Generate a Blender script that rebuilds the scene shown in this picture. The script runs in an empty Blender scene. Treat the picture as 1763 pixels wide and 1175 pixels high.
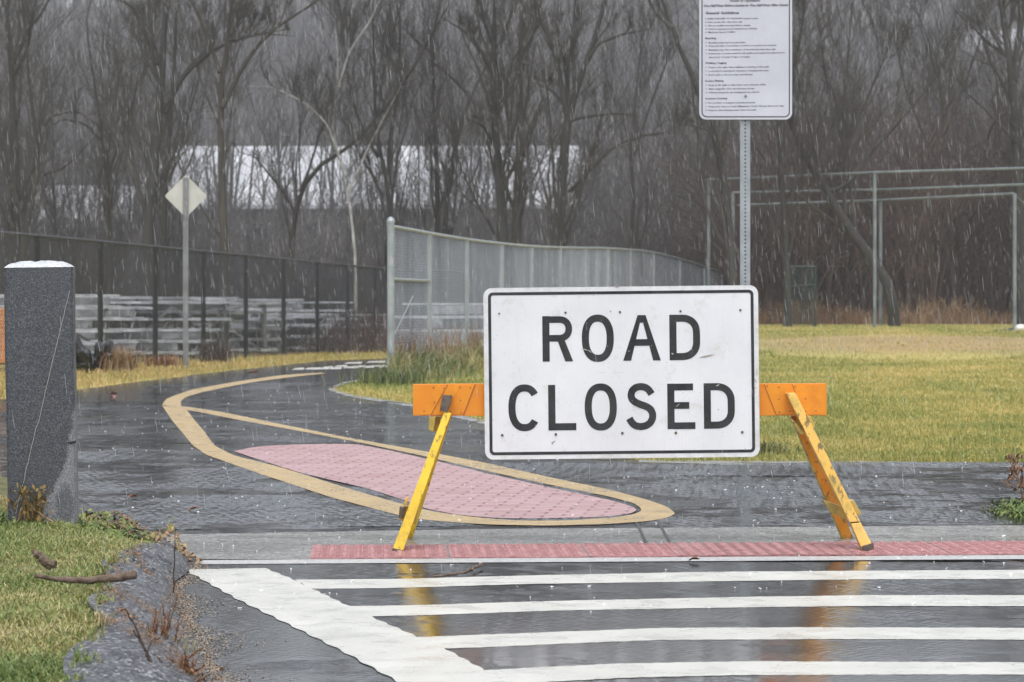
import bpy, bmesh, math, random
import numpy as np
from mathutils import Vector, Matrix

# ------------------------------------------------------------------ camera, world, light
SC = bpy.context.scene
COL = SC.collection
F, CX, YH, H = 4950.0, 881.5, 472.0, 1.25      # focal length in px of the 1763 px wide photo, centre, horizon, eye height
cd = bpy.data.cameras.new("camera"); cam = bpy.data.objects.new("camera", cd); COL.objects.link(cam)
cam.location = (0, 0, H); cam.rotation_euler = (math.radians(90), 0, 0)
cd.sensor_width = 36; cd.lens = 36 * F / 1763; cd.shift_y = -(587.5 - YH) / 1763
cd.clip_start = 0.1; cd.clip_end = 3000
cd.dof.use_dof = True; cd.dof.focus_distance = 13.0; cd.dof.aperture_fstop = 9
SC.camera = cam
W = bpy.data.worlds.new("World"); SC.world = W; W.use_nodes = True
nt = W.node_tree; bg = nt.nodes["Background"]
sky = nt.nodes.new("ShaderNodeTexSky"); sky.sky_type = 'NISHITA'; sky.sun_disc = False
sky.sun_elevation = math.radians(68); sky.sun_rotation = math.radians(180)
sky.air_density = 1.0; sky.dust_density = 3.8; sky.ozone_density = 1.0
hs = nt.nodes.new("ShaderNodeHueSaturation"); hs.inputs["Saturation"].default_value = 0.33
nt.links.new(sky.outputs[0], hs.inputs["Color"]); nt.links.new(hs.outputs[0], bg.inputs[0])
bg.inputs[1].default_value = 0.15
sl = bpy.data.lights.new("sun", 'SUN'); so = bpy.data.objects.new("sun", sl); COL.objects.link(so)
sl.energy = 0.6; sl.angle = math.radians(50); sl.color = (1, 0.99, 0.97)
so.rotation_euler = (math.radians(22), 0, 0); so.location = (0, 0, 60)
SC.view_settings.view_transform = 'Standard'; SC.view_settings.look = 'None'
SC.view_settings.exposure = 0.72; SC.view_settings.gamma = 1
SC.cycles.volume_bounces = 1; SC.cycles.max_bounces = 6

rng = np.random.default_rng(7)

# ------------------------------------------------------------------ terrain and pixel helpers
def sstep(a, b, x):
    t = np.clip((np.asarray(x, float) - a) / (b - a), 0, 1); return t * t * (3 - 2 * t)
def T(x, y):
    x = np.asarray(x, float); y = np.asarray(y, float)
    sp = 1.5 * np.log1p(np.exp(np.clip((y - 35) / 1.5, -30, 30)))
    z = -0.016 * np.minimum(sp, 32) * (1 - sstep(-2.5, 2.5, x)) - 1.6 * sstep(70, 104, y)
    z = z + np.minimum(0.2 * np.maximum(0, y - 205) * sstep(205, 260, y), 43.5)
    z = z + sstep(90, 300, y) * 2.5 * np.sin(x * .021 + 1) * np.sin(y * .017)
    return z
def Tz(x, y): return float(T(x, y))
def P(px, py, z=0.0):
    d = F * (H - z) / (py - YH); return ((px - CX) / F * d, d, z)
def PT(px, py):
    d = F * H / (py - YH)
    for _ in range(12):
        x = (px - CX) / F * d; d = F * (H - Tz(x, d)) / (py - YH)
    x = (px - CX) / F * d
    return (x, d, Tz(x, d))
def PD(px, py, d): return ((px - CX) / F * d, d, H - (py - YH) / F * d)

# ------------------------------------------------------------------ mesh helpers
def tag(o, label=None, cat=None, group=None, kind=None):
    if label: o["label"] = label
    if cat: o["category"] = cat
    if group: o["group"] = group
    if kind: o["kind"] = kind
    return o
def link(name, me, mat=None, parent=None):
    o = bpy.data.objects.new(name, me); COL.objects.link(o)
    if mat is not None:
        me.materials.clear(); me.materials.append(mat)
    if parent is not None: o.parent = parent
    return o
def empty(name, loc=(0, 0, 0), rz=0):
    o = bpy.data.objects.new(name, None); COL.objects.link(o); o.location = loc; o.rotation_euler = (0, 0, rz)
    o.empty_display_size = .2; return o
def mesh_np(name, V, Fq, smooth=False):
    """V (n,3); Fq list of (k,m) int arrays (quads or tris)."""
    me = bpy.data.meshes.new(name)
    if not isinstance(Fq, (list, tuple)): Fq = [Fq]
    Fq = [f for f in Fq if len(f)]
    V = np.asarray(V, np.float32)
    me.vertices.add(len(V)); me.vertices.foreach_set("co", V.ravel())
    loops = np.concatenate([f.ravel() for f in Fq]).astype(np.int32)
    tot = np.concatenate([np.full(len(f), f.shape[1], np.int32) for f in Fq])
    st = np.concatenate([[0], np.cumsum(tot)[:-1]]).astype(np.int32)
    me.loops.add(len(loops)); me.loops.foreach_set("vertex_index", loops)
    me.polygons.add(len(tot)); me.polygons.foreach_set("loop_start", st); me.polygons.foreach_set("loop_total", tot)
    me.polygons.foreach_set("use_smooth", np.full(len(tot), bool(smooth)))
    me.update(calc_edges=True); return me
def tubes_vf(Pt, R, sides=4, cap=False):
    Pt = np.asarray(Pt, float); R = np.asarray(R, float); N, K, _ = Pt.shape
    tan = np.gradient(Pt, axis=1) if K > 1 else None
    tan /= np.linalg.norm(tan, axis=2, keepdims=True) + 1e-9
    ref = np.where(np.abs(tan[:, :1, 2:3]) > .8, np.array([[[1., 0, 0]]]), np.array([[[0, 0, 1.]]]))
    ref = np.broadcast_to(ref, tan.shape)
    u = np.cross(tan, ref); u /= np.linalg.norm(u, axis=2, keepdims=True) + 1e-9
    v = np.cross(tan, u)
    a = np.arange(sides) / sides * 2 * np.pi
    ring = Pt[:, :, None, :] + R[:, :, None, None] * (np.cos(a)[None, None, :, None] * u[:, :, None, :] + np.sin(a)[None, None, :, None] * v[:, :, None, :])
    V = ring.reshape(-1, 3)
    idx = np.arange(N * K * sides).reshape(N, K, sides)
    a0 = idx[:, :-1]; a1 = idx[:, 1:]
    q = np.stack([a0, np.roll(a0, -1, 2), np.roll(a1, -1, 2), a1], -1).reshape(-1, 4)
    fs = [q]
    if cap: fs += [idx[:, 0, ::-1].reshape(-1, sides), idx[:, -1].reshape(-1, sides)]
    return V, fs
def merge(parts):
    Vs = []; by = {}; off = 0
    for V, fs in parts:
        if not isinstance(fs, (list, tuple)): fs = [fs]
        for f in fs:
            if len(f): by.setdefault(f.shape[1], []).append(f + off)
        Vs.append(V); off += len(V)
    return np.concatenate(Vs), [np.concatenate(v) for v in by.values()]
def tube(pts, r, sides=10, cap=True):  # round bar
    pts = np.array(pts, float)[None]; K = pts.shape[1]
    r = np.full((1, K), r, float) if np.isscalar(r) else np.array(r, float)[None]
    return tubes_vf(pts, r, sides, cap)
def box_vf(x0, x1, y0, y1, z0, z1):
    V = np.array([(x, y, z) for z in (z0, z1) for y in (y0, y1) for x in (x0, x1)], float)
    return V, [np.array([(0, 2, 3, 1), (4, 5, 7, 6), (0, 1, 5, 4), (2, 6, 7, 3), (0, 4, 6, 2), (1, 3, 7, 5)])]
def bar_vf(p0, p1, w, t, side=(0, 1, 0)):
    """rectangular bar from p0 to p1, width w across, thickness t along side."""
    p0 = np.array(p0, float); p1 = np.array(p1, float); d = p1 - p0; d /= np.linalg.norm(d)
    s = np.array(side, float); s -= d * (s @ d); s /= np.linalg.norm(s); c = np.cross(d, s)
    V = [p + a * c * w / 2 + b * s * t / 2 for p in (p0, p1) for a, b in ((-1, -1), (1, -1), (1, 1), (-1, 1))]
    return np.array(V), [np.array([(0, 1, 2, 3), (7, 6, 5, 4), (0, 4, 5, 1), (1, 5, 6, 2), (2, 6, 7, 3), (3, 7, 4, 0)])]
def obj_vf(name, vf, mat, parent=None, smooth=False, bevel=0):
    me = mesh_np(name, vf[0], vf[1], smooth)
    if bevel:
        bm = bmesh.new(); bm.from_mesh(me); bmesh.ops.recalc_face_normals(bm, faces=bm.faces)
        bmesh.ops.bevel(bm, geom=bm.edges[:], offset=bevel, segments=2, affect='EDGES', profile=.6)
        bm.to_mesh(me); bm.free()
    else:
        bm = bmesh.new(); bm.from_mesh(me); bmesh.ops.recalc_face_normals(bm, faces=bm.faces); bm.to_mesh(me); bm.free()
    return link(name, me, mat, parent)
def big_obj(name, vf, mat, parent=None, smooth=False): return link(name, mesh_np(name, vf[0], vf[1], smooth), mat, parent)
def sheet(name, pts, z, mat, parent=None, thick=0):
    """flat polygon sheet from (x,y) points with local terrain."""
    bm = bmesh.new(); vs = [bm.verts.new((p[0], p[1], z + Tz(p[0], p[1]))) for p in pts]
    f = bm.faces.new(vs); bm.normal_update()
    if f.normal.z < 0: f.normal_flip()
    bmesh.ops.triangulate(bm, faces=bm.faces[:])
    me = bpy.data.meshes.new(name); bm.to_mesh(me); bm.free(); return link(name, me, mat, parent)
def resample(pts, n):
    pts = np.array(pts, float); s = np.concatenate([[0], np.cumsum(np.linalg.norm(np.diff(pts, axis=0), axis=1))])
    t = np.linspace(0, s[-1], n); return np.stack([np.interp(t, s, pts[:, i]) for i in range(pts.shape[1])], 1)
def smooth_line(pts, n, it=2):
    p = resample(pts, n)
    for _ in range(it):
        q = p.copy(); q[1:-1] = (p[:-2] + 2 * p[1:-1] + p[2:]) / 4; p = q
    return p
def strip_vf(A, B, z):
    A = np.asarray(A); B = np.asarray(B); n = len(A)
    V = np.zeros((2 * n, 3)); V[:n, :2] = A[:, :2]; V[n:, :2] = B[:, :2]; V[:, 2] = z + T(V[:, 0], V[:, 1])
    i = np.arange(n - 1); return V, [np.stack([i, i + 1, i + 1 + n, i + n], 1)]

# ------------------------------------------------------------------ material helpers
class M:
    def __init__(s, name, rough=.6, color=(.5, .5, .5), metal=0, spec=.5):
        s.m = bpy.data.materials.new(name); s.m.use_nodes = True; s.t = s.m.node_tree
        s.b = s.t.nodes["Principled BSDF"]; s.set("Roughness", rough); s.set("Metallic", metal)
        s.set("Base Color", (*color, 1)); s.set("Specular IOR Level", spec)
        s.co = None
    def set(s, k, v): s.b.inputs[k].default_value = v
    def n(s, typ, **kw):
        nd = s.t.nodes.new("ShaderNode" + typ)
        for k, v in kw.items(): setattr(nd, k, v)
        return nd
    def l(s, a, b): s.t.links.new(a, b)
    def pos(s, scale=(1, 1, 1), obj=False):
        tc = s.n("TexCoord") if obj else s.n("NewGeometry"); mp = s.n("Mapping")
        s.l(tc.outputs["Object" if obj else "Position"], mp.inputs["Vector"]); mp.inputs["Scale"].default_value = scale
        return mp.outputs[0]
    def noise(s, vec, scale, detail=4, rough=.55, dist=0):
        nd = s.n("TexNoise"); s.l(vec, nd.inputs["Vector"]); nd.inputs["Scale"].default_value = scale
        nd.inputs["Detail"].default_value = detail; nd.inputs["Roughness"].default_value = rough; nd.inputs["Distortion"].default_value = dist
        return nd.outputs["Fac"]
    def ramp(s, fac, stops, interp='LINEAR'):
        nd = s.n("ValToRGB"); s.l(fac, nd.inputs[0]); cr = nd.color_ramp; cr.interpolation = interp
        while len(cr.elements) < len(stops): cr.elements.new(.5)
        for e, (p, c) in zip(cr.elements, stops):
            e.position = p; e.color = (*c, 1) if hasattr(c, "__len__") else (c, c, c, 1)
        return nd.outputs[0]
    def mix(s, fac, a, b, mode='MIX'):
        nd = s.n("MixRGB", blend_type=mode)
        for k, v in ((0, fac), (1, a), (2, b)):
            if hasattr(v, "node"): s.l(v, nd.inputs[k])
            elif k == 0: nd.inputs[0].default_value = v
            else: nd.inputs[k].default_value = (*v, 1) if hasattr(v, "__len__") else (v, v, v, 1)
        return nd.outputs[0]
    def math(s, op, a, b=0, c=0):
        nd = s.n("Math", operation=op)
        for k, v in enumerate((a, b, c)):
            if hasattr(v, "node"): s.l(v, nd.inputs[k])
            else: nd.inputs[k].default_value = v
        return nd.outputs[0]
    def color(s, out): s.l(out, s.b.inputs["Base Color"])
    def rough(s, out): s.l(out, s.b.inputs["Roughness"])
    def bump(s, h, strength=.3, dist=.01, prev=None):
        nd = s.n("Bump"); nd.inputs["Distance"].default_value = dist
        if hasattr(strength, "node"): s.l(strength, nd.inputs["Strength"])
        else: nd.inputs["Strength"].default_value = strength
        s.l(h, nd.inputs["Height"])
        if prev is not None: s.l(prev, nd.inputs["Normal"])
        s.l(nd.outputs[0], s.b.inputs["Normal"]); return nd.outputs[0]
    def island(s):
        return s.n("NewGeometry").outputs["Random Per Island"]

def gauss_mask(m, pos, spots):
    """union of soft elliptical ponds at (x, y, rx, ry)."""
    out = None
    sep = m.n("SeparateXYZ"); m.l(pos, sep.inputs[0])
    for x, y, rx, ry in spots:
        a = m.math('DIVIDE', m.math('SUBTRACT', sep.outputs[0], x), rx); b = m.math('DIVIDE', m.math('SUBTRACT', sep.outputs[1], y), ry)
        r = m.math('ADD', m.math('MULTIPLY', a, a), m.math('MULTIPLY', b, b))
        g = m.math('SUBTRACT', 1.0, r)
        out = g if out is None else m.math('MAXIMUM', out, g)
    return out

def wet(name, cols, spots=(), rlo=.05, rhi=.33, agg=True, pond_bias=.0, ripple=.5, film=(.49, .56)):
    """rain-wet paving: dark film of water, dimpled by drops, rougher rippled sheets where water runs"""
    m = M(name, spec=.8); p = m.pos()
    n1 = m.noise(p, 1.3, 5); n2 = m.noise(p, 60, 3, .7); n3 = m.noise(p, 5.5, 6, .72, .3)
    va = m.n("TexVoronoi"); m.l(p, va.inputs["Vector"]); va.inputs["Scale"].default_value = 85; vs_ = m.n("SeparateColor"); m.l(va.outputs["Color"], vs_.inputs[0])
    base = m.ramp(m.mix(.5, m.mix(.5, n1, n2), vs_.outputs[0]), [(.3, cols[0]), (.62, cols[1]), (.85, tuple(min(.6, 3 * q) for q in cols[1]))])
    pond = m.ramp(n3, [(film[0], 0), (film[1], 1)])
    if spots:
        g = gauss_mask(m, p, spots); gn = m.math('ADD', g, m.math('MULTIPLY', m.math('SUBTRACT', m.noise(p, 3.2, 6, .7, 1.0), .5), 3.4))
        g = m.ramp(gn, [(.0, 0), (.6, 1)]); pond = m.math('MAXIMUM', m.math('MULTIPLY', pond, .75), g)
    if pond_bias: pond = m.math('ADD', pond, pond_bias)
    m.color(base)
    r = m.n("MapRange"); m.l(pond, r.inputs[0]); r.inputs[3].default_value = rlo; r.inputs[4].default_value = rhi
    m.rough(r.outputs[0])
    # drop rings and dimples
    v = m.n("TexVoronoi", feature='SMOOTH_F1'); m.l(p, v.inputs["Vector"]); v.inputs["Scale"].default_value = 13
    ring = m.math('SINE', m.math('MULTIPLY', v.outputs["Distance"], 38))
    fall = m.ramp(v.outputs["Distance"], [(0, 1), (.55, 0)])
    cell = m.math('GREATER_THAN', m.n("SeparateColor").outputs[0], 2)
    sc = m.n("SeparateColor"); m.l(v.outputs["Color"], sc.inputs[0])
    act = m.ramp(sc.outputs[0], [(.45, 0), (.75, 1)])
    hring = m.math('MULTIPLY', m.math('MULTIPLY', ring, fall), act)
    b1 = m.bump(hring, m.math('MULTIPLY_ADD', pond, .85, .15), .0005 * ripple)
    w = m.noise(p, 20, 4, .7)
    b2 = m.bump(w, m.math('MULTIPLY_ADD', pond, .93, .07), .012 * ripple, b1)
    if agg: m.bump(m.noise(p, 130, 2, .7), m.math('MULTIPLY_ADD', pond, .15, .02), .0015, b2)
    return m.m

PONDS = [(-1.45, 15.1, 1.1, 1.0), (-2.6, 17.0, .9, .6), (-1.3, 23.2, 3.2, .55), (-.9, 27.0, 1.0, 1.6), (.4, 22.6, 1.2, .5),
         (1.4, 18.6, 1.9, .5), (1.0, 15.5, .7, .25), (2.4, 14.4, .7, .35), (2.6, 16.6, .8, .2), (-1.0, 12.1, .6, .25), (-1.35, 10.6, .45, 1.6), (-2.2, 29.5, .7, 1.5),
         (1.9, 12.05, .6, .22), (-.95, 9.3, .35, .7), (-3.3, 22.5, .9, .4)]
MAT = {}
MAT['asphalt'] = wet("wet_asphalt", ((.014, .015, .017), (.036, .038, .042)), PONDS, .085, .12)
MAT['concrete'] = wet("wet_concrete", ((.13, .125, .11), (.24, .235, .21)), [(0.5, 13.5, 2.5, .15), (-1.3, 13, .6, .4), (2.4, 13.2, .8, .3)], .35, .1)
MAT['grit'] = wet('edge_grit_and_sheen', ((.12, .12, .125), (.34, .34, .34)), (), .3, .1)  # light tone also carries the field-edge puddle's sky reflection
MAT['kerb'] = wet("kerb_concrete", ((.36, .36, .355), (.48, .48, .475)), (), .4, .6)
def paint(name, c0, c1, wear, under, rl=.2, rh=.45, thr=.62):
    m = M(name, spec=.5); p = m.pos()
    n1 = m.noise(p, 3, 5); n2 = m.noise(p, 45, 5, .75); n3 = m.noise(m.pos((1, 6, 1)), 14, 5, .7)
    col = m.ramp(n1, [(.3, c0), (.7, c1)])
    col = m.mix(m.ramp(n2, [(thr, 0), (thr + .06, wear)]), col, under)
    col = m.mix(m.ramp(n3, [(.55, 0), (.8, .25)]), col, tuple(.85 * x for x in c0))
    m.color(col); m.rough(m.ramp(m.noise(p, 7, 3), [(.35, rl), (.65, rh)]))
    m.bump(n2, .25, .003, m.bump(m.noise(p, 25, 3), .35, .004)); return m.m
MAT['white_paint'] = paint("white_road_paint", (.52, .52, .475), (.62, .62, .575), .5, (.25, .25, .24), thr=.655)
MAT['tan_paint'] = paint("tan_road_paint", (.40, .285, .125), (.50, .365, .175), .7, (.16, .13, .09), .25, .5, .6)

def brickm():
    m = M("brick_pavers", spec=.5); p = m.pos(); mp = m.n("Mapping"); m.l(p, mp.inputs[0]); mp.inputs["Rotation"].default_value = (0, 0, .12)
    b = m.n("TexBrick"); m.l(mp.outputs[0], b.inputs[0]); b.inputs["Scale"].default_value = 1
    b.inputs["Brick Width"].default_value = .2; b.inputs["Row Height"].default_value = .1; b.inputs["Mortar Size"].default_value = .010
    b.inputs["Mortar Smooth"].default_value = .3
    b.inputs["Color1"].default_value = (.39, .235, .235, 1); b.inputs["Color2"].default_value = (.47, .31, .31, 1); b.inputs["Mortar"].default_value = (.17, .10, .11, 1)
    m.color(m.mix(m.ramp(m.noise(p, 2.2, 5), [(.35, 0), (.7, .4)]), b.outputs[0], (.50, .37, .38)))
    m.rough(m.ramp(m.noise(p, 3.5, 4), [(.3, .45), (.7, .7)]))
    m.bump(m.noise(p, 30, 4, .7), .6, .01, m.bump(b.outputs["Fac"], -.7, .008)); return m.m
MAT['brick'] = brickm()
def simple(name, c0, c1, scale, rough=.6, metal=0, bump=.2, bd=.003, spec=.5, det=4, sc=(1, 1, 1), rg=None):
    m = M(name, rough, c0, metal, spec); p = m.pos(sc); n = m.noise(p, scale, det, .6)
    m.color(m.ramp(n, [(.33, c0), (.67, c1)]))
    if bump: m.bump(n, bump, bd)
    return m.m
MAT['dome'] = simple('pale_tactile_dome', (.34, .14, .14), (.48, .27, .27), 20, .4, bump=.2)  # domes toned paler than the plate base
MAT['plate'] = simple("tactile_red", (.22, .07, .07), (.50, .25, .25), 16, .42, bump=.3, bd=.003)  # pink patches put the wet film's sky reflection into the red
def aggregate(name, stops, scale, rough, bumpd):
    m = M(name, rough); p = m.pos(); v = m.n("TexVoronoi"); m.l(p, v.inputs["Vector"]); v.inputs["Scale"].default_value = scale
    sc = m.n("SeparateColor"); m.l(v.outputs["Color"], sc.inputs[0]); f = m.mix(.35, sc.outputs[0], m.noise(p, 9, 5, .7))
    m.color(m.ramp(f, stops)); m.bump(m.noise(p, 28, 4, .7), .6, .015, m.bump(v.outputs["Distance"], -.8, bumpd)); return m.m
MAT['berm'] = aggregate("asphalt_berm", [(.2, (.022, .024, .028)), (.5, (.06, .062, .067)), (.72, (.13, .135, .145)), (.85, (.34, .35, .36))], 95, .4, .01)
MAT['dirt'] = simple("washed_grit", (.16, .12, .085), (.42, .34, .26), 60, .7, bump=.6, bd=.006)
MAT['galv'] = simple("galvanised_steel", (.30, .34, .36), (.44, .48, .50), 5, .45, .35, .1)
MAT['galv_dim'] = simple("old_galvanised_pipe", (.15, .18, .20), (.26, .30, .32), 3, .5, .25, .1)
MAT['wire'] = simple("galvanised_wire", (.25, .285, .32), (.44, .485, .53), 2.2, .5, .1, 0, sc=(1.6, .9, .12))
MAT['black_vinyl'] = simple("black_vinyl", (.012, .013, .015), (.022, .024, .027), 6, .4, 0, .1)
MAT['alu'] = simple("weathered_aluminium", (.26, .28, .29), (.70, .72, .75), 3.4, .4, .15, .1)
MAT['alu_grey'] = simple('dull_aluminium', (.10, .105, .105), (.34, .345, .35), 4.5, .5, .1, .1)
MAT['alu_dark'] = simple("bleacher_frame_steel", (.13, .135, .13), (.26, .265, .26), 3, .55, .2, .1)
MAT['signback'] = simple("bare_sign_back", (.50, .50, .46), (.60, .60, .56), 4, .4, .15, .05)
MAT['black_tarp'] = simple("black_plastic", (.012, .013, .016), (.03, .032, .036), 8, .35, 0, .5, .03)
MAT['orange_net'] = simple("orange_plastic", (.75, .25, .05), (.85, .38, .12), 4, .5)
MAT['roof'] = simple("pale_metal_roof", (.40, .415, .44), (.58, .595, .62), .35, .5, 0, 0, sc=(1, .2, 1))
MAT['bwall'] = simple("grey_building_wall", (.13, .125, .12), (.20, .19, .18), .4, .8, 0, 0)
MAT['bwall_light'] = simple("pale_building_wall", (.42, .43, .45), (.55, .56, .58), .3, .8, 0, 0)
MAT['house'] = simple("pinkish_siding", (.36, .25, .22), (.48, .36, .33), .4, .8, 0, 0)
MAT['glass'] = M("dark_window", .1, (.03, .035, .04)).m
MAT['green_metal'] = simple("dark_green_metal", (.015, .04, .036), (.03, .065, .06), 4, .5)
MAT['green_net'] = simple("dark_green_net", (.02, .055, .05), (.035, .08, .07), 4, .8)
MAT['whiteball'] = simple("white_plastic", (.7, .66, .66), (.8, .77, .77), 4, .5)
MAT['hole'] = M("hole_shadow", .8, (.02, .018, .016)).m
MAT['bolt'] = simple("rusty_bolt", (.06, .04, .03), (.16, .10, .06), 80, .6)

# bark and twigs
def bark(name, c0, c1, sc=(9, 9, 1.2)):
    m = M(name, .8, c0); p = m.pos(sc); n = m.noise(p, 1.0, 5, .65); m.color(m.ramp(n, [(.3, c0), (.7, c1)])); m.bump(n, .5, .04); return m.m
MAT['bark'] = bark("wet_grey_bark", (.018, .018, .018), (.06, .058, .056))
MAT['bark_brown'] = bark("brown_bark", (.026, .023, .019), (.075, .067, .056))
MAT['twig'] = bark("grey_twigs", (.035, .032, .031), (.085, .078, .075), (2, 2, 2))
def varied(name, stops, rough=.8, mul=None, trans=0):
    m = M(name, rough); r = m.island(); p = m.pos(); n = m.noise(p, .55, 4)
    f = m.mix(.55, r, m.ramp(m.mix(.4, n, m.noise(m.pos((1, .3, 1)), .22, 4)), [(.36, 0), (.64, 1)])); m.color(m.ramp(f, stops))
    return m.m
MAT['brush'] = varied("brush_stems", [(0, (.014, .011, .011)), (.4, (.05, .036, .034)), (.8, (.11, .078, .070)), (1, (.22, .17, .15))])
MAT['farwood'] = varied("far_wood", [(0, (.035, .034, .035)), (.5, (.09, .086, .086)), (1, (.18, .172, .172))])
MAT['drygrass'] = varied("dry_stalks", [(0, (.10, .055, .03)), (.5, (.23, .135, .07)), (1, (.40, .29, .17))])
MAT['field'] = varied("field_blades", [(0, (.10, .15, .03)), (.35, (.21, .25, .06)), (.62, (.42, .36, .11)), (1, (.68, .50, .22))], .6)
MAT['nearblades'] = varied("bank_blades", [(0, (.05, .10, .02)), (.3, (.14, .21, .05)), (.55, (.30, .31, .10)), (.72, (.52, .42, .20)), (.92, (.68, .54, .36)), (1, (.85, .82, .72))], .35)
MAT['weedgreen'] = varied("weed_blades", [(0, (.04, .07, .03)), (.35, (.13, .17, .06)), (.6, (.28, .26, .10)), (1, (.52, .38, .20))], .6)
MAT['verge'] = varied("verge_blades", [(0, (.15, .19, .045)), (.4, (.34, .28, .09)), (.8, (.50, .35, .15)), (1, (.46, .22, .11))], .6)
MAT['leaf'] = varied("dead_leaves", [(0, (.06, .028, .018)), (.4, (.17, .075, .035)), (.7, (.33, .18, .08)), (1, (.42, .34, .16))], .45)
MAT['leafgreen'] = varied("weed_leaves", [(0, (.05, .10, .02)), (.5, (.12, .18, .04)), (.8, (.30, .27, .05)), (1, (.36, .16, .05))], .5)

def groundm():
    m = M("field_soil", .85); p = m.pos(); sep = m.n("SeparateXYZ"); m.l(p, sep.inputs[0])
    f = m.ramp(m.mix(.5, m.noise(m.pos((1, .35, 1)), .35, 5), m.noise(p, 6, 4, .7)),
               [(.34, (.17, .19, .05)), (.48, (.36, .32, .09)), (.60, (.52, .40, .14)), (.72, (.45, .30, .17))])
    # worn brown band of the infield
    band = m.math('MULTIPLY', m.ramp(m.math('MULTIPLY_ADD', sep.outputs[1], .01, m.math('MULTIPLY', m.noise(p, .4, 3), .04)), [(.46, 0), (.50, 1), (.585, 1), (.63, 0)]),
                  m.ramp(m.math('MULTIPLY_ADD', sep.outputs[0], .1, m.math('MULTIPLY', m.noise(p, .7, 3), .3)), [(.3, 0), (.75, 1)]))
    f = m.mix(m.math('MULTIPLY', band, .7), f, (.34, .22, .13))
    wood = m.ramp(m.noise(p, .06, 6, .7), [(.3, (.065, .062, .063)), (.55, (.11, .106, .107)), (.7, (.17, .165, .165))])
    litter = m.ramp(m.noise(p, 1.2, 6, .7), [(.3, (.04, .03, .024)), (.7, (.12, .085, .065))])
    far = m.ramp(m.math('MULTIPLY', sep.outputs[1], .001), [(.10, 0), (.16, 1)])
    w = m.mix(far, litter, wood)
    k = m.ramp(m.math('MULTIPLY', sep.outputs[1], .01), [(.70, 0), (.74, 1)])
    m.color(m.mix(k, f, w)); m.bump(m.noise(p, 9, 6, .75), .8, .05); return m.m
MAT['ground'] = groundm()
MAT['verge_soil'] = simple("verge_soil", (.12, .12, .03), (.34, .26, .08), 9, .85, bump=.5, bd=.02)
MAT['bank_soil'] = simple("bank_soil", (.045, .055, .015), (.17, .15, .055), 14, .85, bump=.5, bd=.02)

# ------------------------------------------------------------------ ground
def grid_vf(xs, ys, dz=0):
    X, Y = np.meshgrid(xs, ys); V = np.stack([X, Y, T(X, Y) + dz], -1).reshape(-1, 3); nx = len(xs)
    i = (np.arange(len(ys) - 1)[:, None] * nx + np.arange(nx - 1)[None]).ravel()
    return V, [np.stack([i, i + 1, i + 1 + nx, i + nx], 1)]
ys = np.concatenate([np.arange(-12, 32, 2.0), np.arange(32, 72, .5), np.arange(72, 110, 1.5), np.arange(110, 260, 6), np.arange(260, 760, 20)])
xs = np.concatenate([-np.arange(20, 320, 15)[::-1], np.arange(-19, 19, .5), np.arange(20, 320, 15)]).astype(float)
g = big_obj("ground", grid_vf(xs, ys), MAT['ground'], smooth=True); tag(g, kind="structure")

XL = [(8, -14), (10, -14), (12.0, -14), (12.35, -1.35), (13.5, -1.72), (14.7, -2.03), (15.7, -2.37), (19.8, -3.5), (20.6, -5), (21.5, -8), (26.0, -9), (27, -7), (28.4, -5.05), (30.9, -4.66)]
def Lw(px, py): a = PT(px, py); return (a[1], a[0])
XL += [Lw(300, 652), Lw(450, 634), Lw(560, 622), Lw(655, 612), (52, -1.75), (58, -.9), (66, .4), (80, 2.4)]
XR = [(8, 14), (18.75, 14), (18.85, 3.3), (19.0, .9), (20.4, .49), (22, .1), (24.3, -.27), (27.4, -.97), (29.2, -1.6), (30.6, -1.93), (32.4, -1.86), (34.4, -1.62), (38.3, -1.35), (43, -.9), (50, -.15), (58, .9), (66, 2.0), (80, 4.2)]
XL = np.array(sorted(XL)); XR = np.array(XR)
yy = np.unique(np.concatenate([np.arange(4.0, 80, .25), XL[2:14, 0], XR[:, 0][XR[:, 0] < 80]]))
yy = yy[yy > 12.3]
def sm(v):
    v = v.copy()
    return v
lx = np.interp(yy, XL[:, 0], XL[:, 1]); rx = np.interp(yy, XR[:, 0], XR[:, 1])
rx = np.where(yy < 18.8, 14, rx)
lx = np.where((yy > 12.9) & (yy < 20.2), lx - .4 * sstep(12.9, 13.4, yy), lx)
# small uneven edges
lx += .025 * np.sin(yy * 9) + .02 * np.sin(yy * 23); rx += np.where(yy > 19, .02 * np.sin(yy * 11) + .015 * np.sin(yy * 27), 0)
nc = 14
tt = np.linspace(0, 1, nc)
V = np.zeros((len(yy), nc, 3)); V[:, :, 0] = lx[:, None] * (1 - tt) + rx[:, None] * tt; V[:, :, 1] = yy[:, None]; V[:, :, 2] = T(V[:, :, 0], V[:, :, 1]) + .012
i = (np.arange(len(yy) - 1)[:, None] * nc + np.arange(nc - 1)[None]).ravel()
path = big_obj("path", (V.reshape(-1, 3), [np.stack([i, i + 1, i + 1 + nc, i + nc], 1)]), MAT['asphalt']); tag(path, kind="structure")
# road in front of the kerb line
road = sheet("road", [(-14, -12), (14, -12), (14, 12.95), (2.3, 12.62), (-1.35, 12.36), (-14, 12.1)], .012, MAT['asphalt']); tag(road, kind="structure")
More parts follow.
